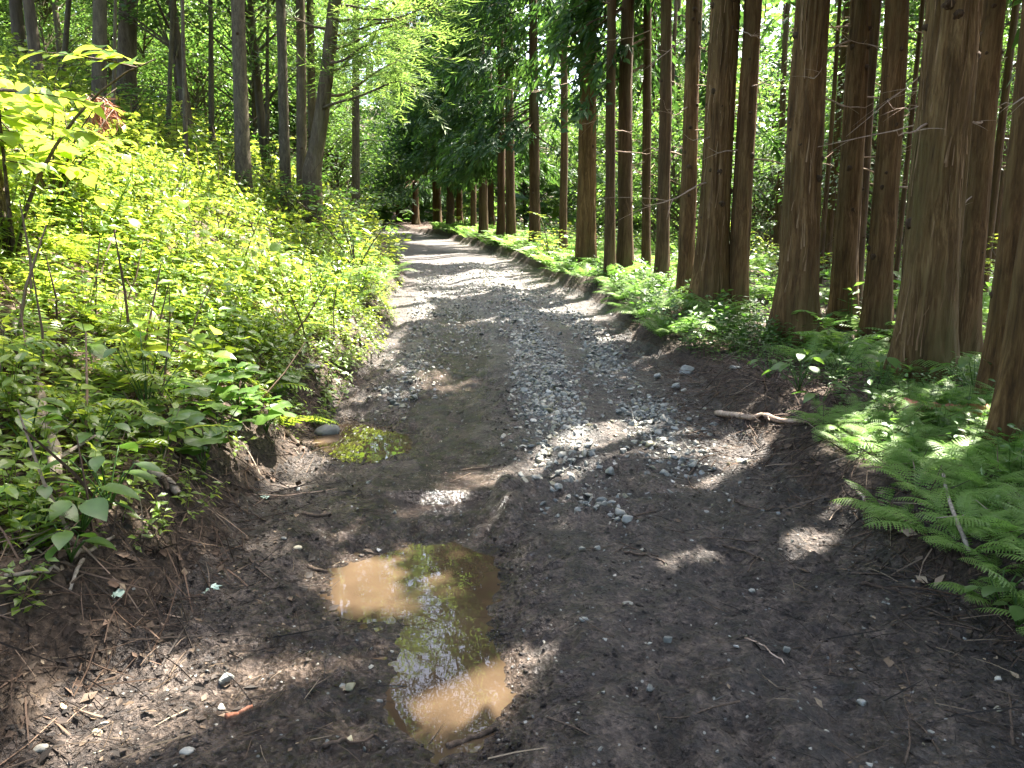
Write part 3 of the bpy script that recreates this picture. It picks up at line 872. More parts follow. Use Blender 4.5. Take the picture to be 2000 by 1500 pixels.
def cedar(px, D, dia, pxt, label, py=None, group=None, H=None, hb=7.0, near=0, rmax=2.3, ndead=4, detail=False, crown=True, bark=None, lowside=None, dens=1.0, xy=None, lean=None, dead_lo=2.0, deadL=(.5, 1.9), deadmat=None, seed=0, free=1.0, deep=False):
    rg = np.random.default_rng(1000 + int(abs(px) * 7) + seed)
    if xy is None:
        if D is None:
            b = pix_ground(px, py); D = b[1]
        d = ray(px, 500); x = d[0] / d[1] * D
        # refine for the base pixel's own row
        for _ in range(3):
            z = float(height(np.array([x]), np.array([D]), False)[0])
            f = D * _cp - (z - CAM_Z) * _sp
            x = (px - 1000) / FPX * f
        y = D
        zt = CAM_Z + (ray(1000, 0)[2] / ray(1000, 0)[1]) * D
        ft = D * _cp - (zt - CAM_Z) * _sp
        xt = (pxt - 1000) / FPX * ft
        ln = ((xt - x) / (zt - z), rg.normal(0, .008))
    else:
        x, y = xy; z = float(height(np.array([x]), np.array([y]), False)[0]); ln = lean or (rg.normal(0, .012), rg.normal(0, .012))
    H = H or rg.uniform(15, 19)
    base = np.array([x, y, z])
    t = thing('cedar_tree', label, 'tree', base, 0, 1, group)
    r = dia / 2
    if near == 2: seg, rows, kn = 120, 200, 30
    elif near == 1: seg, rows, kn = 50, 100, 22
    elif deep: seg, rows, kn = 11, 24, 3
    else: seg, rows, kn = 18, 44, 6
    g, cen, rad = trunk_geo(rg, H, r, ln, seg, rows, .48 if near else .35, .13 if near else .10, zt=8.0, knots=kn)
    obj('trunk', g.mesh('trunk', [bark or (BK_CEDAR if near else BK_FAR), BK_KNOT], True), t)
    if near == 2:
        sg = Geo()
        for i in range(150):
            a = rg.uniform(0, 6.28); h0 = rg.uniform(.1, 5.5); L = rg.uniform(.12, .6); w_ = rg.uniform(.003, .010)
            q = np.linspace(0, 1, 5); hh = h0 + q * L; aa = a + rg.normal(0, .10) * q + .04 * np.sin(q * 5 + a)
            lift = rg.uniform(.004, .03) * np.abs(q - rg.choice([0., 1.])) ** 2
            rr = np.array([float(rad(k_)) for k_ in hh]) * 1.035 + lift
            cc = np.array([cen(k_) for k_ in hh])
            o_ = np.stack([np.cos(aa), np.sin(aa), 0 * aa], 1); s_ = np.stack([-np.sin(aa), np.cos(aa), 0 * aa], 1)
            c0 = cc + o_ * rr[:, None]; ww = (w_ * (1 - .75 * q))[:, None]
            V = np.concatenate([c0 - s_ * ww, c0 + s_ * ww]); n5 = 5
            F = [(k_, k_ + 1, n5 + k_ + 1) for k_ in range(4)] + [(k_, n5 + k_ + 1, n5 + k_) for k_ in range(4)]
            sg.add(V, F)
        pb = obj('peeling_bark', sg.mesh('peeling_bark', BK_STRIP), t); pb['kind'] = 'stuff'
    for i in range(ndead):
        zv = CAM_Z + .31 * y - z
        h = rg.uniform(max(1.7, .42 * zv), max(2.6, zv * 1.05)); a = rg.uniform(0, 6.28)
        if rg.random() < .6: a = rg.choice([0, math.pi]) + rg.normal(0, .5)
        dg = dead_branch(rg, cen(h), float(rad(h)), a, rg.uniform(*deadL) * rg.choice([.35, .7, 1.0]), rg.uniform(.007, .015), seg=5)
        obj('dead_branch', dg.mesh('dead_branch', deadmat or BK_DEAD, True), t)
    if crown:
        cg = cedar_crown(rg, base, cen, H, hb, rmax, detail, (.62 if D and D > 18 else .56) if detail else .8, dens, True, lowside, free)
        V, F, T, M = cg.arrays()
        kf = ~over_fleck(V[F].mean(1) + base)
        obj('crown', make_mesh('crown', V, F[kf], T, M[kf], [LM_CEDAR, BK_FAR]), t)
    return t

# near cedars, one by one (base x in the photo's pixels, depth, diameter, x at the top edge)
R_ = dict(near=2, hb=6.6, ndead=3, dead_lo=4.0)
cedar(1800, None, .43, 1862, 'thick mossy cedar trunk, the widest in the picture, above the ferns', py=742, bark=BK_CEDAR_G, **R_)
cedar(1552, None, .41, 1590, 'cedar with flared root foot beside the leafy herbs, left of two slimmer trunks', py=660, near=2, hb=6.4, ndead=3, dead_lo=3.4)
cedar(1384, None, .40, 1417, 'shaggy cedar at the track edge with peeling sunlit bark on its side', py=612, near=2, hb=6.0, ndead=5, dead_lo=2.6)
cedar(1644, None, .275, 1681, 'slim straight cedar covered in small knots behind the flared cedar', py=640, near=1, hb=6.5, ndead=4, dead_lo=3.0)
cedar(1711, None, .275, 1749, 'slim cedar standing just left of the widest mossy trunk', py=664, near=1, hb=6.5, ndead=4, dead_lo=3.2)
cedar(1880, None, .23, 1943, 'reddish cedar trunk half hidden behind the widest mossy trunk', py=706, near=1, hb=6.5, ndead=5, dead_lo=2.8)
cedar(1945, 5.6, .18, 2030, 'leaning cedar near the photo edge between two other trunks', near=1, hb=6.5, ndead=2, dead_lo=3.0)
cedar(1985, 4.5, .27, 2110, 'cedar foot cut off by the right edge of the photo', near=1, hb=6.5, ndead=1, dead_lo=4.0)
cedar(1438, 10.4, .25, 1470, 'cedar close behind the shaggy peeling cedar at the track edge', near=1, hb=6.5, ndead=6, dead_lo=2.2)
cedar(1340, 11.6, .235, 1352, 'slender cedar just left of the shaggy peeling cedar', near=1, hb=6.2, ndead=5, dead_lo=2.2)
cedar(1293, 13.2, .22, 1303, 'thin cedar rising from the fern bank, third left of the shaggy cedar', hb=6.0, ndead=5, dead_lo=2.2, detail=True)
cedar(1262, 15.2, .17, 1268, 'thinnest dark cedar among the trunks behind the fern bank', hb=3.8, ndead=3, dead_lo=2.2, detail=True, dens=1.3)
cedar(1220, 14.6, .28, 1226, 'cedar with grey bark right of a close thinner partner', hb=4.6, ndead=4, dead_lo=2.2, detail=True)
cedar(1190, 14.2, .19, 1193, 'narrow cedar close beside a thicker grey partner', hb=6.0, ndead=3, dead_lo=2.2, detail=True)
cedar(1144, 16.5, .40, 1148, 'stout dark cedar with wide foot standing alone beside the far track', hb=4.2, ndead=5, near=1, dead_lo=3.0, detail=True, lowside=math.pi)
cedar(1100, 19.5, .20, 1102, 'pole-like cedar with yellow-green lit foot beside the stout dark cedar', hb=6.5, ndead=4, dead_lo=2.5, detail=True)
cedar(1045, 23.0, .33, 1040, 'cedar with low green boughs behind the sapling on the bank', hb=3.4, ndead=4, detail=True, rmax=2.6, lowside=math.pi, dens=3.4, free=.3)
cedar(998, 26.0, .33, 994, 'right stem of the pair of touching cedars beside the track bend', hb=3.5, ndead=3, detail=True, rmax=2.6, lowside=math.pi, dens=3.4, free=.3)
cedar(979, 26.4, .28, 976, 'left stem of the pair of touching cedars beside the track bend', hb=3.6, ndead=2, detail=True, rmax=2.4, lowside=math.pi, dens=3.4, free=.3)
cedar(945, 30.0, .36, 938, 'tall cedar with long bare trunk left of the touching pair', hb=5.3, ndead=4, detail=True, rmax=2.7, lowside=math.pi, dens=3.4, free=.3)
cedar(925, 34.0, .26, 921, 'thin far cedar next to the tall bare-trunked one', hb=4.2, ndead=2, detail=True, rmax=2.4, lowside=math.pi, dens=3.4, free=.3)
cedar(959, 37.0, .30, 956, 'far cedar between the tall bare trunk and the touching pair', hb=3.8, ndead=2, detail=True, rmax=2.4, dens=3.4, free=.3)
cedar(898, 40.0, .34, 893, 'far cedar third from the bend with dead twigs at its foot', hb=4.2, ndead=3, detail=True, rmax=2.6, lowside=math.pi, dens=3.4, free=.3)
cedar(880, 38.0, .40, 874, 'far cedar second from the bend of the track', hb=4.3, ndead=2, detail=True, rmax=2.8, lowside=math.pi, dens=3.4, free=.3)
cedar(855, 40.0, .46, 846, 'cedar nearest the bend of the track with dark hanging boughs', hb=4.4, ndead=2, detail=True, rmax=3.0, lowside=math.pi, dens=3.4, free=.3)
cedar(812, 47.0, .40, 808, 'dark cedar beyond the bend, its boughs hanging low', hb=2.6, ndead=1, detail=True, rmax=3.0, lowside=math.pi, dens=3.4, free=.3)
cedar(780, 52.0, .42, 776, 'dim cedar in the shade at the far end of the track', hb=3.0, ndead=0, detail=True, rmax=3.2, dens=3.4, free=.3)

# further trunks deep in the plantation: nothing tells them apart
rg = np.random.default_rng(3)
spots = []
tries = 0
while len(spots) < 96 and tries < 4000:
    tries += 1
    y = rg.uniform(10, 46); x = rg.uniform(3.0, 30)
    pxx = 1000 + x / (y * _cp) * FPX
    if pxx < 1040 or pxx > 2080 or x - road_c(y) < 4.6: continue
    if all(math.hypot(x - a, y - b) > 1.15 for a, b in spots): spots.append((x, y))
for i, (x, y) in enumerate(spots):
    cedar(i * 31, None, rg.uniform(.07, .24), 0, 'slim cedar trunk deep in the plantation behind the row of near trunks', group='cedars deep in the plantation', xy=(x, y),
          hb=rg.uniform(6.0, 8), ndead=2, dens=.48, rmax=1.9, dead_lo=1.5, deep=True)
# unseen trees added beside and behind the camera, their crowns shading the near track
for i, (x, y) in enumerate([(4.3, 3.6), (5.6, 5.0), (7.2, 6.6), (6.4, 8.6), (8.6, 9.6), (9.5, 7.4), (3.2, 1.2), (5.4, 1.8), (7.8, 4.2)]):
    cedar(5000 + i * 31, None, rg.uniform(.25, .34), 0, 'unseen cedar added beside the track to shade the near mud', group='added shade cedars outside the view', xy=(x, y), hb=5.4, ndead=0, dens=1.5, rmax=2.9)

for i, (x, y) in enumerate([(2.9, -1.5), (5.0, -3.0), (3.4, -5.0), (6.8, -.6), (-3.6, -3.5), (-5.4, -1.2), (-3.2, -6.8), (.8, -8.5), (-6.8, -5.0), (6.0, -7.0), (-7.2, 1.6), (-8.2, 4.6)]):  # unseen cedars added to hold back skylight from behind and the left
    cedar(7000 + i * 31, None, rg.uniform(.25, .34), 0, 'unseen cedar added behind the photographer to cut the fill light', group='added unseen cedars behind the photographer', xy=(x, y), hb=3.6 if x > 0 else 5.2, ndead=0, dens=.8, rmax=3.2, H=17., deep=True)

# ------------------------------------------------------------------ broadleaf crowns (shared meshes)
def broad_crown(rg, R, Hc, n, ls, clumps=34, leaf=DIAM):
    """crown of flat leafy layers; local origin at the crown's middle"""
    g = Geo()
    a = rg.uniform(0, 6.28, clumps); r = R * rg.random(clumps) ** .6; zc = rg.uniform(-.5, .5, clumps) * Hc
    r = r * np.sqrt(np.clip(1.05 - (2 * zc / Hc) ** 2 * .75, .1, 1))
    c = np.stack([np.cos(a) * r, np.sin(a) * r, zc], 1)
    k = rg.integers(clumps, size=n)
    cs = R * rg.uniform(.22, .42, clumps)
    d = rg.normal(0, 1, (n, 3)) * np.array([1, 1, .22])
    P = c[k] + d * cs[k][:, None] * .75
    out = nrm(P * np.array([1, 1, 0]) + 1e-6)
    D = out + rg.normal(0, .7, (n, 3)) * np.array([1, 1, .35]) + np.array([0, 0, -.22])
    U = np.array([0, 0, 1.]) + rg.normal(0, .45, (n, 3))
    place(g, leaf, P, frames(D, U), ls * rg.uniform(.6, 1.25, n), np.clip(.5 + .2 * rg.normal(0, 1, n) + .12 * rg.normal(0, 1, clumps)[k], 0, 1), 0)
    for i in range(clumps):
        q = np.array([0, .4, 1.0])[:, None]
        p = np.array([0, 0, c[i, 2] - .45 * Hc * .5 - .15 * R]) * (1 - q) + c[i] * q + np.array([0, 0, .10 * R]) * (q * (1 - q))
        V, F = tube(p, np.array([.018, .012, .004]) * R, 3, cap=False, ref=(.3, .2, 1)); g.add(V, F, .5, 1)
    return g
rg = np.random.default_rng(21)
CROWNS = [broad_crown(rg, 1.9, 3.0, 5200, .115, 40).mesh('crown', [LM_TREE, BK_GREY]) for _ in range(5)]
CROWNS_NEAR = [broad_crown(rg, 1.0, 1.7, 1500, .105, 26, LEAF1).mesh('crown', [LM_TREE, BK_GREY]) for _ in range(4)]
TRUNKS = []
for i in range(4):
    g, _, _ = trunk_geo(rg, 1.0, .022, (rg.normal(0, .05), rg.normal(0, .05)), 9, 20, .25, .08, sway=.06)
    V, F, T, M = g.arrays()
    V = V[:] ; TRUNKS.append(make_mesh('trunk', V, F, T, M, BK_GREY, True))
def broadleaf(name, x, y, crown_meshes, label, cat, group, ht, cs, ck, rgx, dia=1.0, squash=1.0):
    z = float(height(np.array([x]), np.array([y]), False)[0])
    t = thing(name, label, cat, (x, y, z), rgx.uniform(0, 6.28), 1, group)
    tr = obj('trunk', TRUNKS[rgx.integers(4)], t, (0, 0, 0)); tr.scale = (ht * .5 * dia, ht * .5 * dia, ht)
    for k, (dx, dy, dz, s) in enumerate(ck):
        obj('crown', crown_meshes[rgx.integers(len(crown_meshes))], t, (dx, dy, dz), (rgx.normal(0, .12), rgx.normal(0, .12), rgx.uniform(0, 6.28)), (s * cs, s * cs, s * cs * squash))
    return t

def blocks(x, y, h):
    z = float(height(np.array([x]), np.array([y]), False)[0])
    a, b = landing(np.array([[x, y, z + h], [x, y, z + h * .5]]))
    t_ = a - road_c(b)
    return bool(np.any((np.abs(t_) < 4.2) & (b > 9) & (b < 30)) or np.any((t_ < -1.5) & (t_ > -7) & (b > 4) & (b < 15)))
# sunlit young broadleaf trees beyond the cedar trunks, right of the track
rg = np.random.default_rng(31)
n = 0
for tries in range(4000):
    if n >= 58: break
    y = rg.uniform(13, 48); x = rg.uniform(3.5, 36)
    pxx = 1000 + x / (y * _cp) * FPX
    if pxx < 1010 or pxx > 2120 or x - road_c(y) < 4.2: continue
    ht = rg.uniform(3.0, 8.5)
    if blocks(x, y, ht): continue
    cs = rg.uniform(.8, 1.35)
    broadleaf('broadleaf_tree', x, y, CROWNS, 'young sunlit broadleaf tree glimpsed between the cedar trunks', 'tree', 'broadleaf trees beyond the cedars', ht, cs,
              [(0, 0, ht * .92, 1.0), (rg.normal(0, .7), rg.normal(0, .7), ht * .5, .85)], rg)
    n += 1
# left hillside forest
n = 0; pts = []
for tries in range(6000):
    if n >= 62: break
    y = rg.uniform(12.5, 46); x = rg.uniform(-34, -4)
    t_ = x - road_c(y)
    pxx = 1000 + x / (y * _cp) * FPX
    if t_ > -4.3 or pxx < -160 or pxx > 790: continue
    if any(math.hypot(x - a, y - b) < 1.5 for a, b in pts): continue
    pts.append((x, y))
    ht = rg.uniform(3.0, 9.0); cs = rg.uniform(.85, 1.4)
    broadleaf('broadleaf_tree', x, y, CROWNS, 'broadleaf tree in the dense wood on the slope above the bank', 'tree', 'broadleaf trees on the slope', ht, cs,
              [(0, 0, ht * .95, 1.0), (rg.normal(0, .7), rg.normal(0, .7), ht * .55, .9)], rg)
    n += 1
# along the far end of the track, both sides
for i, (x, y, ht) in enumerate([(-9, 33, 4), (-12.5, 42, 5), (-10, 38.5, 3), (-15, 50, 7), (-7.3, 28, 3.2), (-18, 58, 9), (-13, 60, 9), (-22, 66, 10), (-9, 64, 9), (-4, 58, 8), (1, 55, 8), (6, 56, 9), (-17, 72, 12), (-28, 70, 12), (-11, 76, 13), (-5, 74, 13)]):
    broadleaf('broadleaf_tree', x, y, CROWNS, 'leafy tree closing the view at the far bend of the track', 'tree', 'trees at the far bend', ht, 1.6 if y > 48 else 1.15,
              [(0, 0, ht * .9, 1.0), (rg.normal(0, .9), rg.normal(0, .9), ht * .45, .95)] + ([(rg.normal(0, 1), 0, ht * .7, .9)] if y > 48 else []), rg)

# the wood behind everything: one mass that cannot be told apart
rg = np.random.default_rng(41)
g = Geo()
nF = 42000
ang = rg.uniform(-1.05, 1.05, nF); dist = rg.uniform(52, 84, nF)
X = np.sin(ang) * dist; Y = np.cos(ang) * dist
Z = height(X, np.clip(Y, -9, 125), False) + rg.uniform(-1, 21, nF)
Z[:14000] = height(X[:14000], np.clip(Y[:14000], -9, 125), False) + rg.uniform(0, 5, 14000)
keep = np.abs(X - road_c(Y)) > 3.0
P = np.stack([X, Y, Z], 1)[keep]
D = rg.normal(0, 1, (len(P), 3)) * [1, 1, .4]
place(g, DIAM, P, frames(D, np.array([0, 0, 1.]) + rg.normal(0, .6, (len(P), 3))), rg.uniform(.7, 1.5, len(P)), np.clip(.4 + .22 * rg.normal(0, 1, len(P)) + .35 * fbm(P[:, 0] * .12, P[:, 1] * .12, P[:, 2] * .16, o=2, seed=5), 0, 1))
obj('far_woodland', g.mesh('far_woodland', LM_TREE), label='dense green woodland far behind the trunks on every side', category='woodland', kind='stuff')

# ------------------------------------------------------------------ trees on the left slope, one by one
def at(px, py, D):
    d = ray(px, py); return np.array([0, 0, CAM_Z]) + d * (D / d[1])
def left_tree(px, D, dia, pxt, label, bark, H=13., crowns=True, group=None, seed=0, ndead=2):
    rg = np.random.default_rng(700 + px + seed)
    x = ray(px, 330)[0] / ray(px, 330)[1] * D; z = float(height(np.array([x]), np.array([D]), False)[0])
    top = at(pxt, 0, D)
    ln = ((top[0] - x) / (top[2] - z), rg.normal(0, .01))
    t = thing('slope_tree', label, 'tree', (x, D, z), 0, 1, group)
    g, cen, rad = trunk_geo(rg, H, dia / 2, ln, 28, 80, .35, .07, zt=7.0, knots=5)
    obj('trunk', g.mesh('trunk', [bark, BK_KNOT], True), t)
    for i in range(ndead):
        h = rg.uniform(2.5, 6)
        obj('dead_branch', dead_branch(rg, cen(h), float(rad(h)), rg.uniform(0, 6.28), rg.uniform(.6, 1.8), .014).mesh('dead_branch', bark, True), t)
    if crowns:
        for i in range(4):
            h = rg.uniform(6.2, H - .5); c = cen(h)
            obj('crown', CROWNS[rg.integers(5)], t, (c[0] + rg.normal(0, .5), c[1] + rg.normal(0, .5), h), (0, 0, rg.uniform(0, 6.28)), rg.uniform(.55, .8))
    return t
left_tree(199, 13.0, .22, 196, 'dark trunk on the upper slope, leftmost of the trees above the bank', BK_GREY)
left_tree(253, 16.5, .38, 250, 'dim thick trunk in shade, second from the left above the bank', BK_LARCH)
left_tree(472, 13.2, .25, 465, 'straight grey trunk standing alone, its foot in the sunlit bushes', BK_GREY)
left_tree(555, 14.6, .20, 549, 'smooth grey trunk left of the close group near the leaning tree', BK_GREY)
left_tree(586, 15.4, .21, 585, 'rough upright trunk just left of the leaning tree', BK_LARCH)
left_tree(606, 18.0, .20, 606, 'slim dim trunk behind the leaning tree', BK_LARCH)
for i, (px, D, d) in enumerate([(222, 11.5, .045), (362, 12.2, .06), (330, 15, .08), (130, 15, .1), (415, 17, .12), (520, 18, .1)]):
    left_tree(px, D, d, px + [4, -6, 10, 3, -4, 5][i], 'thin young stem among the leaves of the upper slope', BK_GREY, H=7.5, group='young stems on the slope', crowns=False, ndead=3)

for px, D, cr, lab in [(690, 22.0, [(2.6, -.6, 12.5, 1.0), (3.8, .5, 14.5, 1.1), (1.2, 0, 14, 1.1), (2.2, -1.5, 10.4, .7)], 'tree on the bank beyond the larch whose crown overhangs the track')]:
    tt_ = left_tree(px, D, .24, px + 6, lab, BK_GREY, H=17., crowns=False)
    for c_ in cr: obj('crown', CROWNS[rng.integers(5)], tt_, c_[:3], (0, 0, rng.uniform(0, 6.28)), c_[3])

# the leaning larch, its boughs reaching over the track
rg = np.random.default_rng(88)
lp = [(606, 352, 14.6), (612, 318, 14.6), (622, 270, 14.6), (634, 180, 14.6), (644, 90, 14.5), (653, 0, 14.4), (685, -130, 14.2), (722, -250, 13.9), (775, -380, 13.5), (851, -506, 13.1), (900, -620, 12.7)]
P = np.array([at(*p) for p in lp])
base = P[0].copy(); base[2] = float(height(np.array([base[0]]), np.array([base[1]]), False)[0])
tq = np.concatenate([[0], np.cumsum(np.linalg.norm(np.diff(P, axis=0), axis=1))]); tq /= tq[-1]
u = np.linspace(0, 1, 90)
path = np.stack([np.interp(u, tq, P[:, i]) for i in range(3)], 1)
ker = np.hanning(15); ker /= ker.sum()
path = np.stack([np.convolve(np.pad(path[:, i], 7, mode='edge'), ker, 'valid') for i in range(3)], 1)
path[0, 2] = base[2] - .3
larch = thing('larch_tree', 'larch with leaning curved trunk and long boughs reaching over the track', 'tree', base)
A, Z = np.meshgrid(np.arange(40) / 40 * 2 * math.pi, u * 12)
R0 = .145 * (1 - .72 * u) * (1 + .35 * np.exp(-u * 12 / .4))
rid = 1 - np.abs(fbm(np.cos(A) * 3.2, np.sin(A) * 3.2, Z * 1.6, o=3, seed=66)) * 2
V, F = tube(path - base, R0, 40, cap=False, disp=(rid - .4) * .016)
obj('trunk', Geo().add(V, F).mesh('trunk', BK_LARCH, True), larch)
for sgn in (1, -1):
    q = np.linspace(0, 1, 14)[:, None]
    pp = path[70] + (np.array([.9 * sgn, -.5, 3.4]) * q + np.array([.6 * sgn, 0, 0]) * q ** 2)
    V, F = tube(pp - base, .05 * (1 - .8 * q[:, 0]), 8); obj('limb', Geo().add(V, F).mesh('limb', BK_LARCH, True), larch)
LSPR = []
for k in range(3):
    g = Geo()
    for i in range(12):
        uu = i / 12; a = rg.uniform(.5, 1.1) * (1 if i % 2 else -1)
        d = np.array([math.sin(a), math.cos(a), rg.uniform(-.15, .25)]); L = rg.uniform(.18, .3)
        s_ = nrm(np.cross(d, [0, 0, 1.])); b = np.array([0, uu * .8, -.10 * uu * uu]); w = .016
        m_ = b + d * L * .5
        g.add(np.array([b, m_ + s_ * w, b + d * L, m_ - s_ * w]), [(0, 1, 2), (0, 2, 3)], rg.uniform(-.2, .2))
    V, F = tube(np.array([[0, 0, 0], [0, .4, -.02], [0, .8, -.08]]), [.008, .006, .002], 3, cap=False); g.add(V, F, -.3)
    LSPR.append(g.arrays()[:3])
sprP = []; sprD = []
boughs = [[(648, 12, 14.4), (720, 18, 14.2), (830, -10, 13.6)], [(645, 46, 14.5), (720, 38, 14.2), (800, 30, 13.8), (862, 4, 13.5)], [(643, 72, 14.5), (700, 55, 14.4), (785, 42, 14.1), (872, 2, 13.7)],
          [(642, 102, 14.5), (690, 80, 14.7), (745, 60, 14.8), (800, 35, 15)], [(640, 128, 14.5), (690, 105, 14.0), (745, 76, 13.6)], [(637, 148, 14.5), (668, 128, 14.6), (705, 100, 14.6)],
          [(630, 215, 14.5), (690, 188, 14.2), (762, 165, 13.8), (796, 158, 13.6)], [(634, 190, 14.5), (680, 180, 15), (740, 140, 15.4), (790, 108, 15.8)], [(652, -40, 14.4), (740, -60, 14), (850, -110, 13.5)], [(660, -90, 14.2), (560, -130, 14), (470, -150, 13.6)],
          [(640, 60, 14.5), (590, 40, 14.8), (520, 30, 15.2)]]
for b in boughs:
    Q = np.array([at(*p) for p in b]); tt = np.linspace(0, 1, len(Q)); u = np.linspace(0, 1, 16)
    p = np.stack([np.interp(u, tt, Q[:, i]) for i in range(3)], 1)
    p = np.stack([np.convolve(np.pad(p[:, i], 2, mode='edge'), np.ones(5) / 5, 'valid') for i in range(3)], 1); p[0] = Q[0]
    p[:, 2] += .03 * np.sin(u * 9 + rg.uniform(0, 6))
    g = Geo(); V, F = tube(p - base, .028 * (1 - .85 * u) + .002, 6, ref=(0, 0, 1)); g.add(V, F)
    for k in range(16):
        i = rg.integers(4, 16); d = nrm(p[min(15, i + 1)] - p[i - 1]) * .7 + np.array([rg.normal(0, .5), rg.normal(0, .6), rg.normal(-.05, .3)]); L = rg.uniform(.25, .8)
        w = np.linspace(0, 1, 4)[:, None]; pp = p[i] + d * w * L + np.array([0, 0, -.10]) * w ** 2
        V, F = tube(pp - base, .006 * (1 - .7 * w[:, 0]), 3, ref=(.1, .3, 1)); g.add(V, F)
        for m_ in range(3): sprP.append(pp[rg.integers(1, 4)]); sprD.append(d + rg.normal(0, .3, 3))
    obj('bough', g.mesh('bough', BK_LARCH, True), larch)
for i in range(900):
    c = at(rg.uniform(610, 800), rg.uniform(-160, 175), rg.uniform(14.0, 18.0)); sprP.append(c); sprD.append(rg.normal(0, 1, 3) * [1, 1, .25] + [.5, 0, -.1])
sprP = np.array(sprP); sprD = np.array(sprD)
kp = prune(sprP, rg) | (rg.random(len(sprP)) < .5); sprP, sprD = sprP[kp], sprD[kp]
g = Geo(); w = rg.integers(3, size=len(sprP))
for k in range(3):
    m_ = w == k; place(g, LSPR[k], sprP[m_] - base, frames(sprD[m_], np.array([0, 0, 1.]) + rg.normal(0, .2, (m_.sum(), 3))), rg.uniform(.45, .95, m_.sum()), np.clip(rg.normal(.5, .2, m_.sum()), 0, 1))
obj('crown', g.mesh('crown', LM_LARCH), larch)

# ------------------------------------------------------------------ shrubs and saplings as things of their own
def shrub_meshes(rg, n, stems, leaves, ls, leaf, ht, lm, spread=.5, droop=.1):
    out = []
    for _ in range(n):
        g = Geo(); gs = Geo(); P = []; D = []
        for s in range(stems):
            a = rg.uniform(0, 6.28); tip = np.array([math.cos(a) * spread * rg.uniform(.4, 1.2), math.sin(a) * spread * rg.uniform(.4, 1.2), ht * rg.uniform(.6, 1.1)])
            q = np.linspace(0, 1, 8)[:, None]
            p = tip * np.concatenate([q ** 1.3, q ** 1.3, q ** .85], 1); p[:, 2] -= droop * ht * q[:, 0] ** 3
            V, F = tube(p, .010 * ht * (1 - .8 * q[:, 0]), 4); gs.add(V, F)
            for tw in range(5):
                u0 = rg.uniform(.35, .95); b = np.array([np.interp(u0, q[:, 0], p[:, i]) for i in range(3)])
                aa = rg.uniform(0, 6.28); d = np.array([math.cos(aa), math.sin(aa), rg.uniform(-.1, .35)]); L = rg.uniform(.2, .5) * ht * .7
                w = np.linspace(0, 1, 4)[:, None]; pp = b + d * w * L - np.array([0, 0, .12 * L]) * w ** 2
                V, F = tube(pp, .004 * ht * (1 - .7 * w[:, 0]), 3); gs.add(V, F)
                k = max(3, leaves // (stems * 5))
                for i in range(k):
                    uu = (i + 1) / k; c = np.array([np.interp(uu, w[:, 0], pp[:, j]) for j in range(3)])
                    sd = nrm(np.cross(d, [0, 0, 1.])) * (1 if i % 2 else -1)
                    P.append(c + rg.normal(0, .01, 3)); D.append(d * .7 + sd * rg.uniform(.4, 1.1) + np.array([0, 0, rg.uniform(-.4, .1)]))
        P = np.array(P); D = np.array(D)
        place(g, leaf, P, frames(D, np.array([0, 0, 1.]) + rg.normal(0, .28, (len(P), 3))), ls * rg.uniform(.6, 1.2, len(P)), np.clip(rg.normal(.6, .2, len(P)), 0, 1))
        out.append((gs.mesh('stem', BK_TWIG, True), g.mesh('foliage', lm, True)))
    return out
rg = np.random.default_rng(55)
SHR_A = shrub_meshes(rg, 5, 5, 150, .105, LEAF2, .95, LM_BANK, .55)
SHR_B = shrub_meshes(rg, 4, 4, 150, .085, PALM, 1.1, LM_BANK, .7, .2)
SHR_S = shrub_meshes(rg, 4, 5, 160, .085, LEAF2, 1.1, LM_SHADE, .6)
SHR_BIG = shrub_meshes(rg, 2, 9, 420, .15, LEAFB, 1.7, LM_BANK, .85, .18)
def shrub(name, x, y, kind, s, label, group=None, cat='shrub', dz=0.0):
    z = float(height(np.array([x]), np.array([y]), False)[0]) + dz
    t = thing(name, label, cat, (x, y, z - .02), rg.uniform(0, 6.28), s, group)
    st, fo = kind[rg.integers(len(kind))]
    obj('stem', st, t); f = obj('foliage', fo, t); f['kind'] = 'stuff'
    return t
# named ones
for px, py, kind, s, lab in [(30, 520, SHR_BIG, 1.15, 'tall bush with broad glowing yellow-green leaves in the top left corner'),
                             (110, 430, SHR_BIG, .75, 'broad-leaved bush just right of the tall corner bush'),
                             (350, 330, SHR_B, 1.05, 'sunlit bush with lobed leaves spreading before the lone grey trunk'),
                             (430, 350, SHR_B, .85, 'lobed-leaf bush at the foot of the lone grey trunk'),
                             (690, 400, SHR_S, 1.5, 'leafy bush on the corner of the bank below the leaning larch'),
                             (640, 440, SHR_S, 1.1, 'dark green bush below the leaning larch on the bank edge'),
                             (600, 380, SHR_S, 1.2, 'shaded bush at the foot of the leaning larch'),
                             (1085, 440, SHR_B, 1.35, 'bright sapling with layered leaves before the pole-like cedar'),
                             (905, 425, SHR_B, 1.6, 'bright sapling among the far cedars beside the bend')]:
    p = pix_ground(px, py, 60.)
    if p is None: p = at(px, py, 11.5)
    if px == 1085: p = np.array([at(1075, 440, 18.)[0], 18.0, 0])
    if px == 905: p = np.array([at(905, 440, 36.)[0], 36.0, 0])
    shrub('sapling' if px in (1085, 905) else 'bush', p[0], p[1], kind, s, lab, cat='sapling' if px in (1085, 905) else 'bush')
pts = []
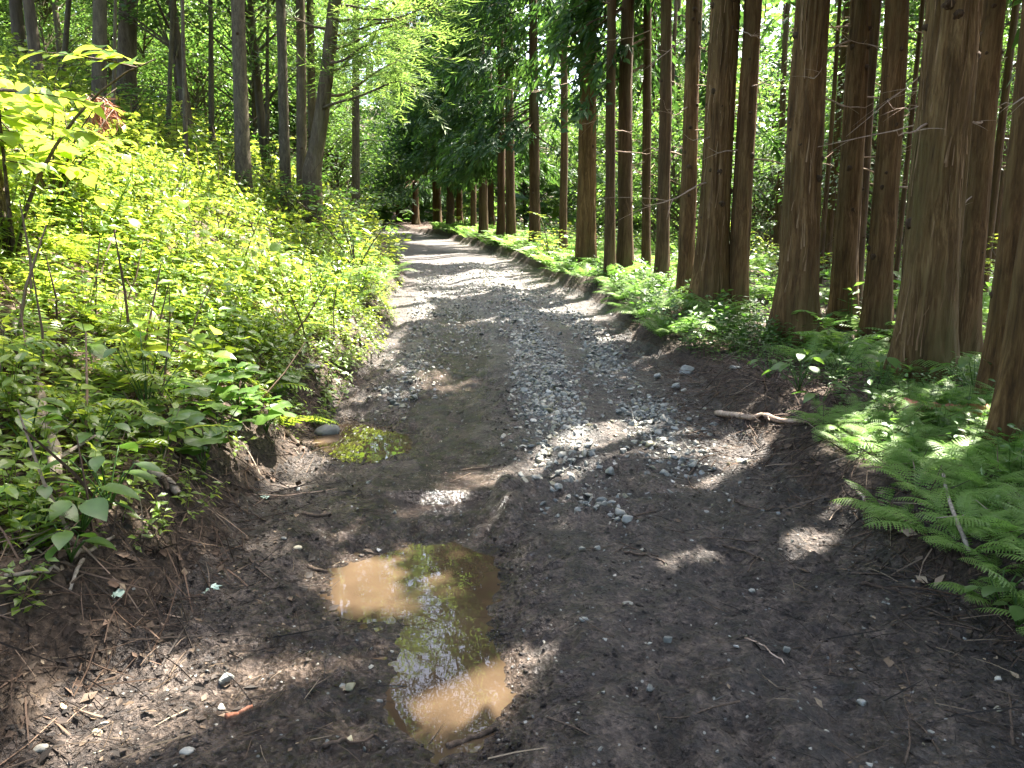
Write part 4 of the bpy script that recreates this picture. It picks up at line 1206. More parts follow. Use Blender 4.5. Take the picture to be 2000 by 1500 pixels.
for tries in range(3000):
    if len(pts) >= 84: break
    y = rg.uniform(5.6, 14) if rg.random() < .72 else rg.uniform(15, 32); t_ = -rg.uniform(2.5, 8.0); x = road_c(y) + t_
    pxx = 1000 + x / (y * _cp) * FPX
    if pxx < -60 or (y < 10 and t_ > -3.3) or (y < 7.5 and t_ > -4.0): continue
    if any(math.hypot(x - a, y - b) < .5 for a, b in pts): continue
    pts.append((x, y))
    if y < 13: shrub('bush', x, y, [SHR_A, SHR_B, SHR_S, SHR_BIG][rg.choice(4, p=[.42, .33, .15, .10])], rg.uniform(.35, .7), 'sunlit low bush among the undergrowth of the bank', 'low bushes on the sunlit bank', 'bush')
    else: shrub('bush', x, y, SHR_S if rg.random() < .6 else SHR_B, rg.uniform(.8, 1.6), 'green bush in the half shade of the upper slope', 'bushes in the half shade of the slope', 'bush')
pts = []
for tries in range(3000):
    if len(pts) >= 44: break
    y = rg.uniform(9.0, 32); t_ = rg.uniform(4.4, 18); x = road_c(y) + t_
    pxx = 1000 + x / (y * _cp) * FPX
    if pxx > 2080 or any(math.hypot(x - a, y - b) < .9 for a, b in pts): continue
    pts.append((x, y))
    shrub('bush', x, y, SHR_S if rg.random() < .5 else SHR_B, rg.uniform(.7, 1.5), 'leafy bush on the forest floor behind the near cedar trunks', 'bushes under the cedars', 'bush')

# ------------------------------------------------------------------ undergrowth: leaves beyond counting
rg = np.random.default_rng(61)
T_SM = [herb_tpl(rg, 7, .10, .05, LEAF1, spread=.5) for _ in range(6)]
T_MD = [herb_tpl(rg, 9, .30, .095, LEAF2, opp=bool(k % 2), bare=.1) for k in range(6)]
T_M1 = [herb_tpl(rg, 11, .34, .10, LEAF1, opp=bool(k % 2), bare=.05) for k in range(6)]
T_LG = [herb_tpl(rg, 6, .34, .17, LEAFB, bare=.2) for k in range(3)]
T_MDP = [herb_tpl(rg, 7, .28, .12, PALM) for k in range(3)]
T_TL = [herb_tpl(rg, 20, .75, .13, LEAF1, opp=bool(k % 2), bare=.1) for k in range(4)]
T_FAR = [herb_tpl(rg, 9, .32, .12, DIAM) for _ in range(5)]
def scatter(geo, tpls, X, Y, S, tint, rg, keep=None):
    Zg = height(X, Y, False)
    nn = normal_at(X, Y)
    up = nrm(np.array([0, 0, 1.]) * 1.2 + nn * .9 + rg.normal(0, .12, nn.shape))
    a = rg.uniform(0, 6.28, len(X)); d = np.stack([np.cos(a), np.sin(a), 0 * a], 1)
    x = nrm(np.cross(d, up)); y = np.cross(up, x)
    R = np.stack([x, y, up], -1)
    P = np.stack([X, Y, Zg - .01], 1)
    w = rg.integers(len(tpls), size=len(X))
    for k in range(len(tpls)):
        m_ = w == k
        place(geo, tpls[k], P[m_], R[m_], S[m_], tint[m_])
def zone_pts(rg, n, t0, t1, y0, y1, side, pw=1.0, log=True):
    y = np.exp(rg.uniform(math.log(y0), math.log(y1), n)) if log else rg.uniform(y0, y1, n)
    s = t0 + (t1 - t0) * rg.random(n) ** pw
    t = left_edge(y) - s if side < 0 else right_edge(y) + s
    return road_c(y) + t, y
def inview(X, Y, m=260):
    p = 1000 + X / np.maximum(.1, Y * _cp) * FPX
    return (p > -m) & (p < 2000 + m)
gl = Geo()
def put(geo, tp, n, t0, t1, y0, y1, side, smin, smax, pw=1.0, thr=None, tm=.55, ts=.2):
    X, Y = zone_pts(rg, n, t0, t1, y0, y1, side, pw)
    k = inview(X, Y)
    if thr is not None: k &= fbm(X * .9, Y * .9, o=2, seed=int(n) % 97) > thr
    X, Y = X[k], Y[k]
    scatter(geo, tp, X, Y, rg.uniform(smin, smax, len(X)), np.clip(rg.normal(tm, ts * .8, len(X)) + .30 * fbm(X * .8, Y * .8, o=2, seed=201), .08, .95), rg)
# left bank
put(gl, T_SM, 1500, .22, 3.6, 2.2, 7.5, -1, .7, 1.5)
put(gl, T_MD, 1150, .42, 4.0, 2.3, 8.0, -1, .55, 1.1, .9, -.25)
put(gl, T_MDP, 420, .42, 4.0, 2.3, 9.0, -1, .5, 1.0, .9, -.2)
put(gl, T_M1, 2500, .4, 6.5, 5.5, 16, -1, .55, 1.45, 1.0, -.22)
put(gl, T_SM, 1300, .3, 4.0, 4.6, 10, -1, .8, 1.8)
put(gl, T_LG, 560, .6, 6.0, 3.4, 14, -1, .5, 1.2, 1.0, .02)
FB = [tuple(frond_tpl(rg, 13, 1, rg.uniform(.8, 1.1), .2)) for _ in range(3)]
Xf, Yf = zone_pts(rg, 110, .3, 4.5, 3.2, 13, -1)
for k in range(7): scatter(gl, FB, Xf, Yf, rg.uniform(.3, .6, len(Xf)), rg.uniform(.35, .75, len(Xf)), rg)
put(gl, T_MDP, 700, .5, 6.5, 6.0, 16, -1, .7, 1.2)
put(gl, T_TL, 380, 2.0, 6.5, 5.2, 16, -1, .5, 1.0)
put(gl, T_SM, 1800, .08, 1.6, 6, 16, -1, 1.0, 2.0)
put(gl, T_FAR, 3200, .2, 11, 13, 48, -1, .9, 2.2, .8)
obj('bank_undergrowth', gl.mesh('bank_undergrowth', LM_BANK), label='tangle of small sunlit leafy plants covering the bank beside the track', category='undergrowth', kind='stuff')
gr_ = Geo()
put(gr_, T_SM, 1000, .45, 3.2, 2.4, 9, 1, .7, 1.6, 1.0, -.15)
put(gr_, T_MD, 420, .7, 3.0, 3.2, 10, 1, .5, .95, 1.0, -.1)
put(gr_, T_FAR, 1600, .25, 2.0, 8, 40, 1, .5, 1.1)
put(gr_, T_FAR, 2600, 2.0, 22, 9, 46, 1, .8, 1.9, .9)
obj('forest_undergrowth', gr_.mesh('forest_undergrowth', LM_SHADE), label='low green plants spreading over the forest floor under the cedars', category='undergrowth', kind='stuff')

# ------------------------------------------------------------------ ferns: every plant near the track with its fronds
rg = np.random.default_rng(71)
FR = []
for k in range(6):
    V, F, T = frond_tpl(rg, 19, 6, rg.uniform(.7, 1.1), rg.uniform(.19, .24))
    FR.append(make_mesh('frond', V, F, np.clip(.5 + T + rg.uniform(-.18, .18), 0, 1), np.zeros(len(F), int), LM_FERN))
FRLO = [frond_tpl(rg, 13, 1, rg.uniform(.8, 1.1), .23) for _ in range(4)]
fpts = []
def fern(x, y, s, label, group, nf):
    z = float(height(np.array([x]), np.array([y]), False)[0])
    t = thing('fern', label, 'fern', (x, y, z - .01), rg.uniform(0, 6.28), s, group)
    a0 = rg.uniform(0, 6.28)
    for i in range(nf):
        a = a0 + i * 2 * math.pi / nf + rg.normal(0, .25)
        obj('frond', FR[rg.integers(len(FR))], t, (0, 0, 0), (rg.normal(-.12, .16), rg.normal(0, .12), a), rg.uniform(.75, 1.1))
for y0, y1, n, s0, s1, lab, grp in [(2.3, 5.6, 150, .20, .40, 'fern further back on the near bank, before the widest cedar trunk', 'ferns on the near bank'),
                                    (5.6, 9.5, 22, .36, .6, 'fern between the feet of the near cedars', 'ferns among the near cedars'),
                                    (9.0, 17, 46, .45, .75, 'fern in the pale row along the far verge of the track', 'ferns along the far verge')]:
    k = 0
    for tries in range(5000):
        if k >= n: break
        y = rg.uniform(y0, y1); s = rg.uniform(.16 if y < 3.7 else .42 if y < 5.2 else 1.25, .9 if y < 3.7 else 2.2 if y < 5.6 else 3.2) if y < 9.0 else rg.uniform(.2, 1.4)
        x = float(road_c(y) + right_edge(np.array([y]))[0] + s)
        if not inview(np.array([x]), np.array([y]), 330)[0] or any(math.hypot(x - a, y - b) < .12 for a, b in fpts): continue
        fpts.append((x, y)); k += 1
        if y < 3.5: lab_, grp_ = 'fern lowest on the near bank, close to the right photo edge', 'ferns lowest on the near bank'
        elif y < 5.6 and s < .75: lab_, grp_ = 'bright green fern overhanging the bare mud of the near bank', 'ferns overhanging the near bank'
        else: lab_, grp_ = lab, grp
        fern(x, y, rg.uniform(s0, s1), lab_, grp_, int(rg.integers(6, 9)))
for i in range(14):
    y = rg.uniform(9.5, 17); x = float(road_c(y) + left_edge(np.array([y]))[0] - rg.uniform(.2, .9))
    fern(x, y, rg.uniform(.45, .7), 'fern in the shade at the foot of the bank where the track bends', 'ferns at the foot of the bank', 6)
# ferns further along, one bed
g = Geo()
n = 360
X, Y = zone_pts(rg, n, .2, 2.2, 16, 40, 1); X2, Y2 = zone_pts(rg, 220, 1.6, 9, 8, 26, 1)
X = np.concatenate([X, X2]); Y = np.concatenate([Y, Y2]); Z = height(X, Y, False)
for i in range(5):
    a = rg.uniform(0, 6.28, len(X)); R = rot_z(a)
    w = rg.integers(4, size=len(X))
    for k in range(4):
        m_ = w == k; place(g, FRLO[k], np.stack([X, Y, Z], 1)[m_], R[m_], rg.uniform(.5, .85, m_.sum()), np.clip(rg.normal(.55, .2, m_.sum()), .1, .9))
obj('fern_bed', g.mesh('fern_bed', LM_FERN), label='bed of pale ferns further along the verge and between the trunks', category='ferns', kind='stuff')

# ------------------------------------------------------------------ butterbur and other large-leaved plants near the left edge
rg = np.random.default_rng(81)
RL = [round_tpl(rg) for _ in range(3)]
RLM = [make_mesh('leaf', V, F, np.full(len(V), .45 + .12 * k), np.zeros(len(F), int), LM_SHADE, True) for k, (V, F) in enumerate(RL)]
OV = [leaf_tpl(5, w=.30, fold=.09, droop=dr) for dr in (.12, .22, .3)]
OVM = [make_mesh('leaf', V, F, np.full(len(V), .5 + .12 * k), np.zeros(len(F), int), LM_SHADE, True) for k, (V, F) in enumerate(OV)]
def stalk_plant(name, x, y, label, cat, group, n, ht, ls, meshes, rnd=True, spread=.5):
    z = float(height(np.array([x]), np.array([y]), False)[0])
    t = thing(name, label, cat, (x, y, z), 0, 1, group)
    for i in range(n):
        a = i * 2.4 + rg.uniform(0, .8); h = ht * rg.uniform(.55, 1.1); r = ht * spread * rg.uniform(.4, 1.2)
        tip = np.array([math.cos(a) * r, math.sin(a) * r, h]); q = np.linspace(0, 1, 6)[:, None]
        p = tip * np.concatenate([q ** 1.2, q ** 1.2, q ** .8], 1)
        V, F = tube(p, .0045 * (1 - .4 * q[:, 0]), 5)
        st = obj('stalk', Geo().add(V, F, .35).mesh('stalk', LM_SHADE, True), t)
        tilt = rg.uniform(-.35, .05)
        if rnd: obj('leaf', meshes[rg.integers(3)], st, tip, (rg.normal(0, .16) - .10, rg.normal(0, .16), a - math.pi / 2 + rg.normal(0, .3)), ls * rg.uniform(.6, 1.15))
        else: obj('leaf', meshes[rg.integers(3)], st, tip, (tilt, rg.normal(0, .2), a - math.pi / 2), ls * rg.uniform(.7, 1.2))
for i, (px, py, lab) in enumerate([(520, 850, 'round-leaved butterbur overhanging the mud bank beside the small puddle'), (470, 830, 'round-leaved butterbur in the middle of the clump on the bank'), (430, 880, 'butterbur with wide pale leaves at the front of the clump'),
                                   (400, 930, 'lowest butterbur of the clump, above the exposed roots'), (360, 850, 'butterbur at the left side of the clump'), (545, 800, 'butterbur at the top of the clump nearest the track'), (470, 770, 'butterbur at the back of the clump'), (320, 900, 'small butterbur left of the clump above the roots'), (410, 800, 'butterbur behind the middle of the clump')]):
    p = pix_ground(px, py); stalk_plant('butterbur', p[0], p[1], lab, 'plant', 'butterbur clump on the bank', int(rg.integers(6, 9)), .24, .17, RLM, spread=.55)
for i, (px, py, lab, ht, ls) in enumerate([(160, 1060, 'broad-leaved herb in the near left corner above the litter', .22, .14), (215, 1010, 'herb with upright pointed leaves beside the bent grey branch', .26, .13), (90, 1040, 'low herb left of the near broad-leaved herb', .2, .12),
                                           (140, 1100, 'small herb with pale leaves lowest on the left bank', .14, .10), (60, 900, 'herb with jagged shade at the left photo edge below the bent branch', .24, .12), (290, 830, 'dark-stemmed herb standing above the butterbur clump', .45, .12), (190, 900, 'leafy herb right of the bent grey branch', .25, .11),
                                           (1560, 770, 'broad-leaved herb at the foot of the flared cedar', .32, .13), (1640, 745, 'pale broad-leaved herb between the flared cedar and the slim knotty one', .35, .14), (1600, 810, 'small broad-leaved herb beside the pale fallen branch', .22, .10), (1720, 770, 'herb in front of the slim cedar near the widest trunk', .3, .12),
                                           (1900, 790, 'herb with a bright white-lit leaf right of the widest trunk', .38, .15), (1990, 860, 'herb before the cedar foot at the right edge', .3, .12), (1500, 745, 'leafy herb at the front of the patch beside the track', .22, .09), (1950, 1200, 'round-leaved seedling low at the right edge of the track', .14, .07), (1985, 1240, 'seedling hanging over the mud at the right photo edge', .14, .08)]):
    p = pix_ground(px, py); stalk_plant('herb', p[0], p[1], lab, 'plant', None, int(rg.integers(6, 10)), ht, ls, OVM, False, .5)

# ------------------------------------------------------------------ stones
rg = np.random.default_rng(91)
def hull(rg, n, flat):
    bm = bmesh.new()
    p = nrm(rg.normal(0, 1, (n, 3))) * rg.uniform(.8, 1.0, (n, 1)) * np.array([.5, .5 * rg.uniform(.6, .95), .5 * flat])
    for v in p: bm.verts.new(v)
    r = bmesh.ops.convex_hull(bm, input=bm.verts)
    bmesh.ops.delete(bm, geom=[v for v in bm.verts if not v.link_faces], context='VERTS')
    bmesh.ops.triangulate(bm, faces=bm.faces)
    bm.verts.index_update(); bm.faces.ensure_lookup_table()
    V = np.array([v.co[:] for v in bm.verts]); F = np.array([[v.index for v in f.verts] for f in bm.faces]); bm.free()
    return V, F
H_LO = [hull(rg, 9, rg.uniform(.45, .75)) for _ in range(10)]
def rounded(V, F, rg, k=.5, name='stone'):
    me = bpy.data.meshes.new(name); bm = bmesh.new()
    vs_ = [bm.verts.new(v) for v in V]
    for f in F:
        try: bm.faces.new([vs_[i] for i in f])
        except ValueError: pass
    bmesh.ops.recalc_face_normals(bm, faces=bm.faces)
    bmesh.ops.bevel(bm, geom=list(bm.edges), offset=.045 * k * 2, segments=1, affect='EDGES', profile=.5)
    bmesh.ops.triangulate(bm, faces=bm.faces)
    bm.to_mesh(me); bm.free(); me.materials.append(M_STONE)
    return me
STM = [rounded(*hull(rg, 13, rg.uniform(.5, .8)), rg, .5) for _ in range(12)]
def smooth_stone(rg, flat):
    me = bpy.data.meshes.new('stone'); bm = bmesh.new(); bmesh.ops.create_icosphere(bm, subdivisions=3, radius=.5)
    s = rg.uniform(0, 50)
    for v in bm.verts:
        c = np.array(v.co); n_ = float(vnoise(np.array([c[0] * 3 + s]), np.array([c[1] * 3]), np.array([c[2] * 3]))[0])
        v.co = Vector(c * (1 + .16 * n_) * np.array([1, .75, flat]))
    for f in bm.faces: f.smooth = True
    bm.to_mesh(me); bm.free(); me.materials.append(M_STONE); return me
SMOOTH = [smooth_stone(rg, .5), smooth_stone(rg, .4), smooth_stone(rg, .6)]
def sample_gravel(n, y0, y1):
    X = []; Y = []
    while sum(map(len, X)) < n:
        y = np.exp(rg.uniform(math.log(y0), math.log(y1), 8000)); t = rg.uniform(-1.6, 1.75, 8000); x = road_c(y) + t
        k = rg.random(8000) < gravel_density(t, y, x) ** 1.2
        X.append(x[k]); Y.append(y[k])
    return np.concatenate(X)[:n], np.concatenate(Y)[:n]
X, Y = sample_gravel(13000, 2.9, 22)
# strays over the whole track
ns = 650
ys_ = np.exp(rg.uniform(math.log(1.9), math.log(12), ns)); ts_ = rg.uniform(-1.7, 1.75, ns)
X = np.concatenate([X, road_c(ys_) + ts_]); Y = np.concatenate([Y, ys_])
S = np.exp(rg.normal(math.log(.040), .48, len(X))).clip(.010, .10)
S[-ns:] = np.exp(rg.normal(math.log(.018), .45, ns)).clip(.007, .06)
inp = np.zeros(len(X), bool)
for poly, wz in PUD: inp |= poly_sd(np.stack([X, Y], 1), poly) < .05
X, Y, S = X[~inp], Y[~inp], S[~inp]
Z = height(X, Y) + S * rg.uniform(-.12, .14, len(X))
order = np.argsort(-(S / Y)); big = order[:290]; rest = order[290:]
for i in big:
    near_ = Y[i] < 4.6
    obj('gravel_stone', STM[rg.integers(12)], None, (X[i], Y[i], Z[i]), (rg.normal(0, .25), rg.normal(0, .25), rg.uniform(0, 6.28)), S[i] * np.array([1, rg.uniform(.75, 1.1), rg.uniform(.8, 1.2)]) * 1.1,
        label='stray angular stone on the near mud of the track' if near_ else 'grey angular stone in the loose gravel down the middle of the track', category='stone', group='stray stones on the near mud' if near_ else 'loose gravel stones')
g = Geo(); w = rg.integers(10, size=len(rest))
for k in range(10):
    m_ = rest[w == k]
    R = rot_z(rg.uniform(0, 6.28, len(m_))); tl_ = rg.normal(0, .25, (len(m_), 3)); tl_[:, 2] = 1
    up = nrm(tl_); x_ = nrm(np.cross(R[:, :, 0], up)); R = np.stack([x_, np.cross(up, x_), up], -1)
    place(g, H_LO[k], np.stack([X[m_], Y[m_], Z[m_]], 1), R, S[m_] * 1.1, rg.random(len(m_)))
obj('loose_gravel', g.mesh('loose_gravel', M_STONES), label='small grey gravel scattered down the middle of the track', category='gravel', kind='stuff')
for px, py, w_, sm, lab in [(640, 840, 46, 1, 'smooth pale stone half in the small puddle'), (606, 712, 34, 1, 'rounded grey stone in the edge of the bank above the gravel'), (1045, 946, 24, 0, 'blocky stone on the brown mud, left of a close pair'), (1090, 957, 30, 0, 'larger stone of the close pair at the gravel end'),
                            (1122, 966, 22, 0, 'smaller stone of the close pair at the gravel end'), (1226, 1174, 28, 0, 'white jagged stone in the right wheel track'), (1304, 1250, 28, 0, 'white lumpy stone lowest in the right wheel track'), (1139, 1216, 26, 0, 'white stone right of the large puddle'), (1225, 1024, 34, 0, 'flat pale stone pressed into the right track'),
                            (1138, 1078, 22, 0, 'pale stone beside a smaller one above the dark twigs'), (1168, 1072, 20, 0, 'elongated pale stone in the mud between the wheel tracks'), (1342, 724, 40, 0, 'flat bluish stone in the litter at the right edge of the track'), (440, 1338, 44, 0, 'brownish stone at the top of the sunlit mud patch'),
                            (190, 1432, 30, 0, 'cream stone in the sunlit litter near the lower left corner'), (366, 1472, 28, 1, 'pale oval pebble at the bottom edge of the photo'), (80, 1462, 28, 1, 'pale oval pebble in the lower left corner'), (582, 1070, 16, 1, 'round pebble on the wet mud left of the large puddle'), (555, 1052, 12, 1, 'tiny round pebble left of the round pebble'),
                            (1436, 716, 26, 0, 'rounded pale stone under the herbs beside the track'), (1770, 1030, 20, 0, 'small stone poking out of the right bank'), (1950, 1328, 24, 0, 'white stone at the right photo edge on the mud'), (1260, 1150, 14, 0, 'small white stone above the lumpy one'), (1106, 1412, 16, 0, 'pale stone near the bottom edge right of the puddle'), (1322, 752, 30, 0, 'grey stone in the row of stones along the right edge'), (1285, 735, 26, 0, 'pale stone at the top of the right-hand stone row')]:
    p = pix_ground(px, py + w_ * .2); f = p[1] * _cp - (p[2] - CAM_Z) * _sp; s = w_ / FPX * f
    zz = float(height(np.array([p[0]]), np.array([p[1]]))[0])
    obj('stone', (SMOOTH if sm else STM)[rg.integers(3 if sm else 12)], None, (p[0], p[1], zz + s * .14), (rg.normal(0, .12), rg.normal(0, .12), rg.uniform(-.4, .4)), s, label=lab, category='stone')

n = 5200
y = np.exp(rg.uniform(math.log(1.75), math.log(7.5), n)); c_ = rg.choice(5, n, p=[.22, .2, .2, .19, .19])
t_ = np.where(c_ == 0, -.19 + rg.normal(0, .09, n), np.where(c_ == 1, left_edge(y) + rg.normal(.1, .18, n), np.where(c_ == 2, right_edge(y) + rg.normal(-.05, .18, n), np.where(c_ == 3, .45 + rg.normal(0, .22, n), rg.uniform(-1.6, 1.7, n)))))
x = road_c(y) + t_; S = np.exp(rg.normal(math.log(.015), .45, n)).clip(.006, .045)
ok = np.ones(n, bool)
for poly, wz in PUD: ok &= poly_sd(np.stack([x, y], 1), poly) > .03
x, y, S = x[ok], y[ok], S[ok]; g = Geo(); w = rg.integers(10, size=len(x)); z = height(x, y) + S * .1
for k in range(10):
    m_ = w == k; place(g, H_LO[k], np.stack([x, y, z], 1)[m_], rot_z(rg.uniform(0, 6.28, m_.sum())), S[m_], rg.random(m_.sum()))
obj('mud_clods', g.mesh('mud_clods', M_MUD, True), label='crumbs and clods of dark mud thrown up along the ruts', category='mud', kind='stuff')
# ------------------------------------------------------------------ fallen branches, roots, twigs
rg = np.random.default_rng(101)
def ground_branch(name, pts_, r0, r1, label, mat_, cat='branch', lift=0.0, seg=8, bend=.003, side=0):
    Q = []
    for p in pts_:
        b = pix_ground(p[0], p[1])
        if b is None: b = at(p[0], p[1], 9.5)
        zz = float(height(np.array([b[0]]), np.array([b[1]]))[0]) + (p[2] if len(p) > 2 else 0); Q.append([b[0], b[1], zz])
    Q = np.array(Q); tt = np.linspace(0, 1, len(Q)); u = np.linspace(0, 1, 22)
    p = np.stack([np.interp(u, tt, Q[:, i]) for i in range(3)], 1)
    p = np.stack([np.convolve(np.pad(p[:, i], 2, mode='edge'), np.array([.1, .2, .4, .2, .1]), 'valid') for i in range(3)], 1)
    rr = r0 + (r1 - r0) * u
    p[:, 2] = np.maximum(p[:, 2], height(p[:, 0], p[:, 1])) + rr * .7 + lift
    p += np.stack([vnoise(u * 6, u * 0 + k_ + pts_[0][0]) * bend for k_ in range(3)], 1)
    base = p[0].copy()
    A, Zq = np.meshgrid(np.arange(seg) / seg * 6.283, u * 20)
    V, F = tube(p - base, rr, seg, disp=rr[:, None] * .22 * vnoise(np.cos(A) * 1.5, np.sin(A) * 1.5, Zq), ref=(.2, .1, 1))
    g = Geo().add(V, F)
    for k in range(side):
        i = rg.integers(6, 20); d = nrm(rg.normal(0, 1, 3) * [1, 1, .35]); w = np.linspace(0, 1, 4)[:, None]
        V, F = tube(p[i] - base + d * w * rg.uniform(.08, .25), rr[i] * .5 * (1 - .7 * w[:, 0]), 4, ref=(.1, .3, 1)); g.add(V, F)
    return obj(name, g.mesh(name, mat_, True), None, base, label=label, category=cat)
GB = ground_branch
GB('fallen_branch', [(22, 640), (45, 705), (78, 768), (92, 820), (92, 870), (110, 925), (100, 985)], .016, .030, 'bent grey fallen branch with smooth bark on the left slope', BK_GREYWOOD, lift=.05, seg=12, side=2, bend=.012)
GB('fallen_log', [(388, 586), (430, 594), (472, 606)], .055, .05, 'sun-bleached log lying on the bank, its longer piece', BK_DEAD, 'log', seg=14, lift=.04)
GB('fallen_log', [(490, 612), (520, 620), (552, 632)], .05, .045, 'shorter piece of sun-bleached log nearer the track', BK_DEAD, 'log', seg=14, lift=.04)
GB('fallen_branch', [(165, 802), (200, 780), (240, 745)], .012, .018, 'short grey branch in the shaded plants behind the butterbur', BK_GREYWOOD, lift=.03)
GB('fallen_branch', [(205, 300), (250, 290), (300, 278)], .016, .012, 'pale dead branch sticking out of the bushes on the upper bank', BK_DEAD, lift=.35)
GB('fallen_branch', [(1395, 812), (1450, 822), (1520, 834), (1580, 830), (1640, 838)], .026, .016, 'long pale branch lying from the track into the herbs', BK_DEAD, seg=10, side=2)
GB('fallen_branch', [(1280, 640), (1330, 632), (1400, 640), (1440, 628)], .016, .010, 'brown branch on the litter by the shaggy cedar', BK_TWIG, side=3)
GB('fallen_branch', [(1290, 668), (1350, 664), (1400, 672)], .018, .012, 'second brown branch lower on the litter by the shaggy cedar', BK_TWIG, side=2)
GB('fallen_branch', [(1838, 952, .06), (1850, 1005, .05), (1868, 1055, .03), (1893, 1092)], .008, .010, 'grey stick standing among the ferns on the near bank', BK_GREYWOOD, lift=.02, side=2)
GB('fallen_branch', [(1677, 962), (1682, 978), (1691, 992)], .009, .008, 'short white stick poking from the right bank', BK_GREYWOOD)
GB('rotten_log', [(1760, 800), (1800, 806), (1860, 816), (1930, 822)], .05, .06, 'red-brown rotten log among the ferns by the right trunks', BK_RED, 'log', seg=12)
GB('twig', [(1398, 888), (1360, 908), (1342, 930), (1350, 950), (1372, 966)], .006, .004, 'black curved twig looping on the mud of the right track', BK_TWIG, 'twig', seg=5)
GB('twig', [(1218, 1078), (1260, 1090), (1306, 1106)], .007, .004, 'straight black twig in the right wheel track', BK_TWIG, 'twig', seg=5)
GB('twig', [(1430, 985), (1490, 1000), (1560, 992), (1605, 975)], .006, .004, 'long dark twig bowed across the right track edge', BK_TWIG, 'twig', seg=5, side=1)
GB('twig', [(1410, 1072), (1450, 1085), (1495, 1108)], .007, .005, 'dark twig slanting across the right track', BK_TWIG, 'twig', seg=5)
GB('twig', [(1452, 1256), (1490, 1272), (1535, 1305)], .004, .003, 'pale thin twig near the bottom right on dark mud', BK_DEAD, 'twig', seg=5)
GB('twig', [(1680, 1148), (1720, 1155), (1756, 1164)], .008, .006, 'thick dark stick lying on the mud below the right bank', BK_TWIG, 'twig', seg=6)
GB('twig', [(600, 1112), (618, 1116), (642, 1121)], .011, .008, 'short broken dark stick left of the large puddle', BK_TWIG, 'twig', seg=6)
GB('twig', [(870, 1466), (905, 1462), (940, 1440), (968, 1432)], .012, .009, 'wet black stick at the near end of the large puddle', BK_TWIG, 'twig', seg=7)
GB('twig', [(440, 1410), (465, 1398), (494, 1382)], .009, .007, 'orange-brown splintered stick on the sunlit mud', BK_RED, 'twig', seg=6)
GB('twig', [(630, 1470), (680, 1458), (740, 1445)], .008, .004, 'dark splinter at the bottom edge left of the puddle', BK_TWIG, 'twig', seg=6)
GB('twig', [(490, 965), (560, 970), (620, 962), (662, 955)], .004, .003, 'thin straw-coloured twig bowed over the wet mud', BK_DEAD, 'twig', seg=5)
GB('twig', [(590, 1008), (620, 1012), (650, 1010)], .010, .008, 'short log-like stick on the mud above the large puddle', BK_TWIG, 'twig', seg=6)
GB('twig', [(610, 785), (650, 784), (690, 775), (712, 752)], .008, .005, 'curved brown twig on the gravel at the foot of the bank', BK_TWIG, 'twig', seg=5)
GB('twig', [(138, 1108), (180, 1090), (228, 1076)], .009, .007, 'grey twig above the litter in the near left corner', BK_GREYWOOD, 'twig', seg=6, lift=.02)
GB('twig', [(165, 1100), (148, 1135), (142, 1185)], .008, .006, 'grey twig forking down the litter slope at the left', BK_GREYWOOD, 'twig', seg=6, lift=.01)
GB('twig', [(10, 1145), (60, 1148), (120, 1136)], .008, .006, 'grey root-like twig at the left photo edge', BK_GREYWOOD, 'twig', seg=6)
GB('twig', [(488, 1092), (500, 1115), (535, 1140)], .007, .004, 'dark hooked twig on the mud left of the puddle', BK_TWIG, 'twig', seg=5)
GB('root', [(262, 925), (300, 945), (335, 958), (352, 990)], .014, .02, 'cut root stub ending above the mud at the left bank', BK_GREYWOOD, 'root', seg=9, lift=.02)
GB('root', [(285, 930), (310, 950), (330, 975)], .010, .014, 'dark root beside the cut stub in the left bank', BK_TWIG, 'root', seg=8, lift=.02)
GB('root', [(275, 925), (240, 940), (215, 965)], .012, .007, 'root creeping left from the exposed root knot', BK_TWIG, 'root', seg=8, lift=.02, side=2)
GB('root', [(560, 850), (572, 868), (584, 878)], .02, .016, 'thick stub leaning on the bank left of the small puddle', BK_TWIG, 'root', seg=8)
# small twigs that nothing sets apart
TW = []
for k in range(8):
    u = np.linspace(0, 1, 7); p = np.stack([u - .5, .05 * vnoise(u * 2.5, u * 0 + k) + .1 * rg.normal() * u ** 2, .03 + .03 * vnoise(u * 3, u * 0 + 9 + k)], 1)
    g = Geo(); V, F = tube(p, .016 * (1 - .6 * u), 5, ref=(0, 0, 1)); g.add(V, F)
    if k % 2: V, F = tube(np.stack([p[3], p[3] + [.12, .1, .02], p[3] + [.2, .19, 0]]), [.010, .007, .003], 4, ref=(0, 0, 1)); g.add(V, F)
    TW.append(g.mesh('twig', BK_TWIG, True))
for i in range(110):
    y = float(np.exp(rg.uniform(math.log(2.0), math.log(8)))); e = rg.random() ** .6 * 1.9 * rg.choice([-1, 1]); x = float(road_c(y)) + e
    if any(poly_sd(np.array([[x, y]]), pl)[0] < .1 for pl, _ in PUD): continue
    z = float(height(np.array([x]), np.array([y]))[0])
    right = e > 0
    obj('twig', TW[rg.integers(8)], None, (x, y, z), (rg.normal(0, .08), rg.normal(0, .08), rg.uniform(0, 6.28)), rg.uniform(.10, .34),
        label='small twig lying on the right half of the muddy track' if right else 'small twig lying on the left half of the muddy track', category='twig', group='small twigs on the right half of the track' if right else 'small twigs on the left half of the track')
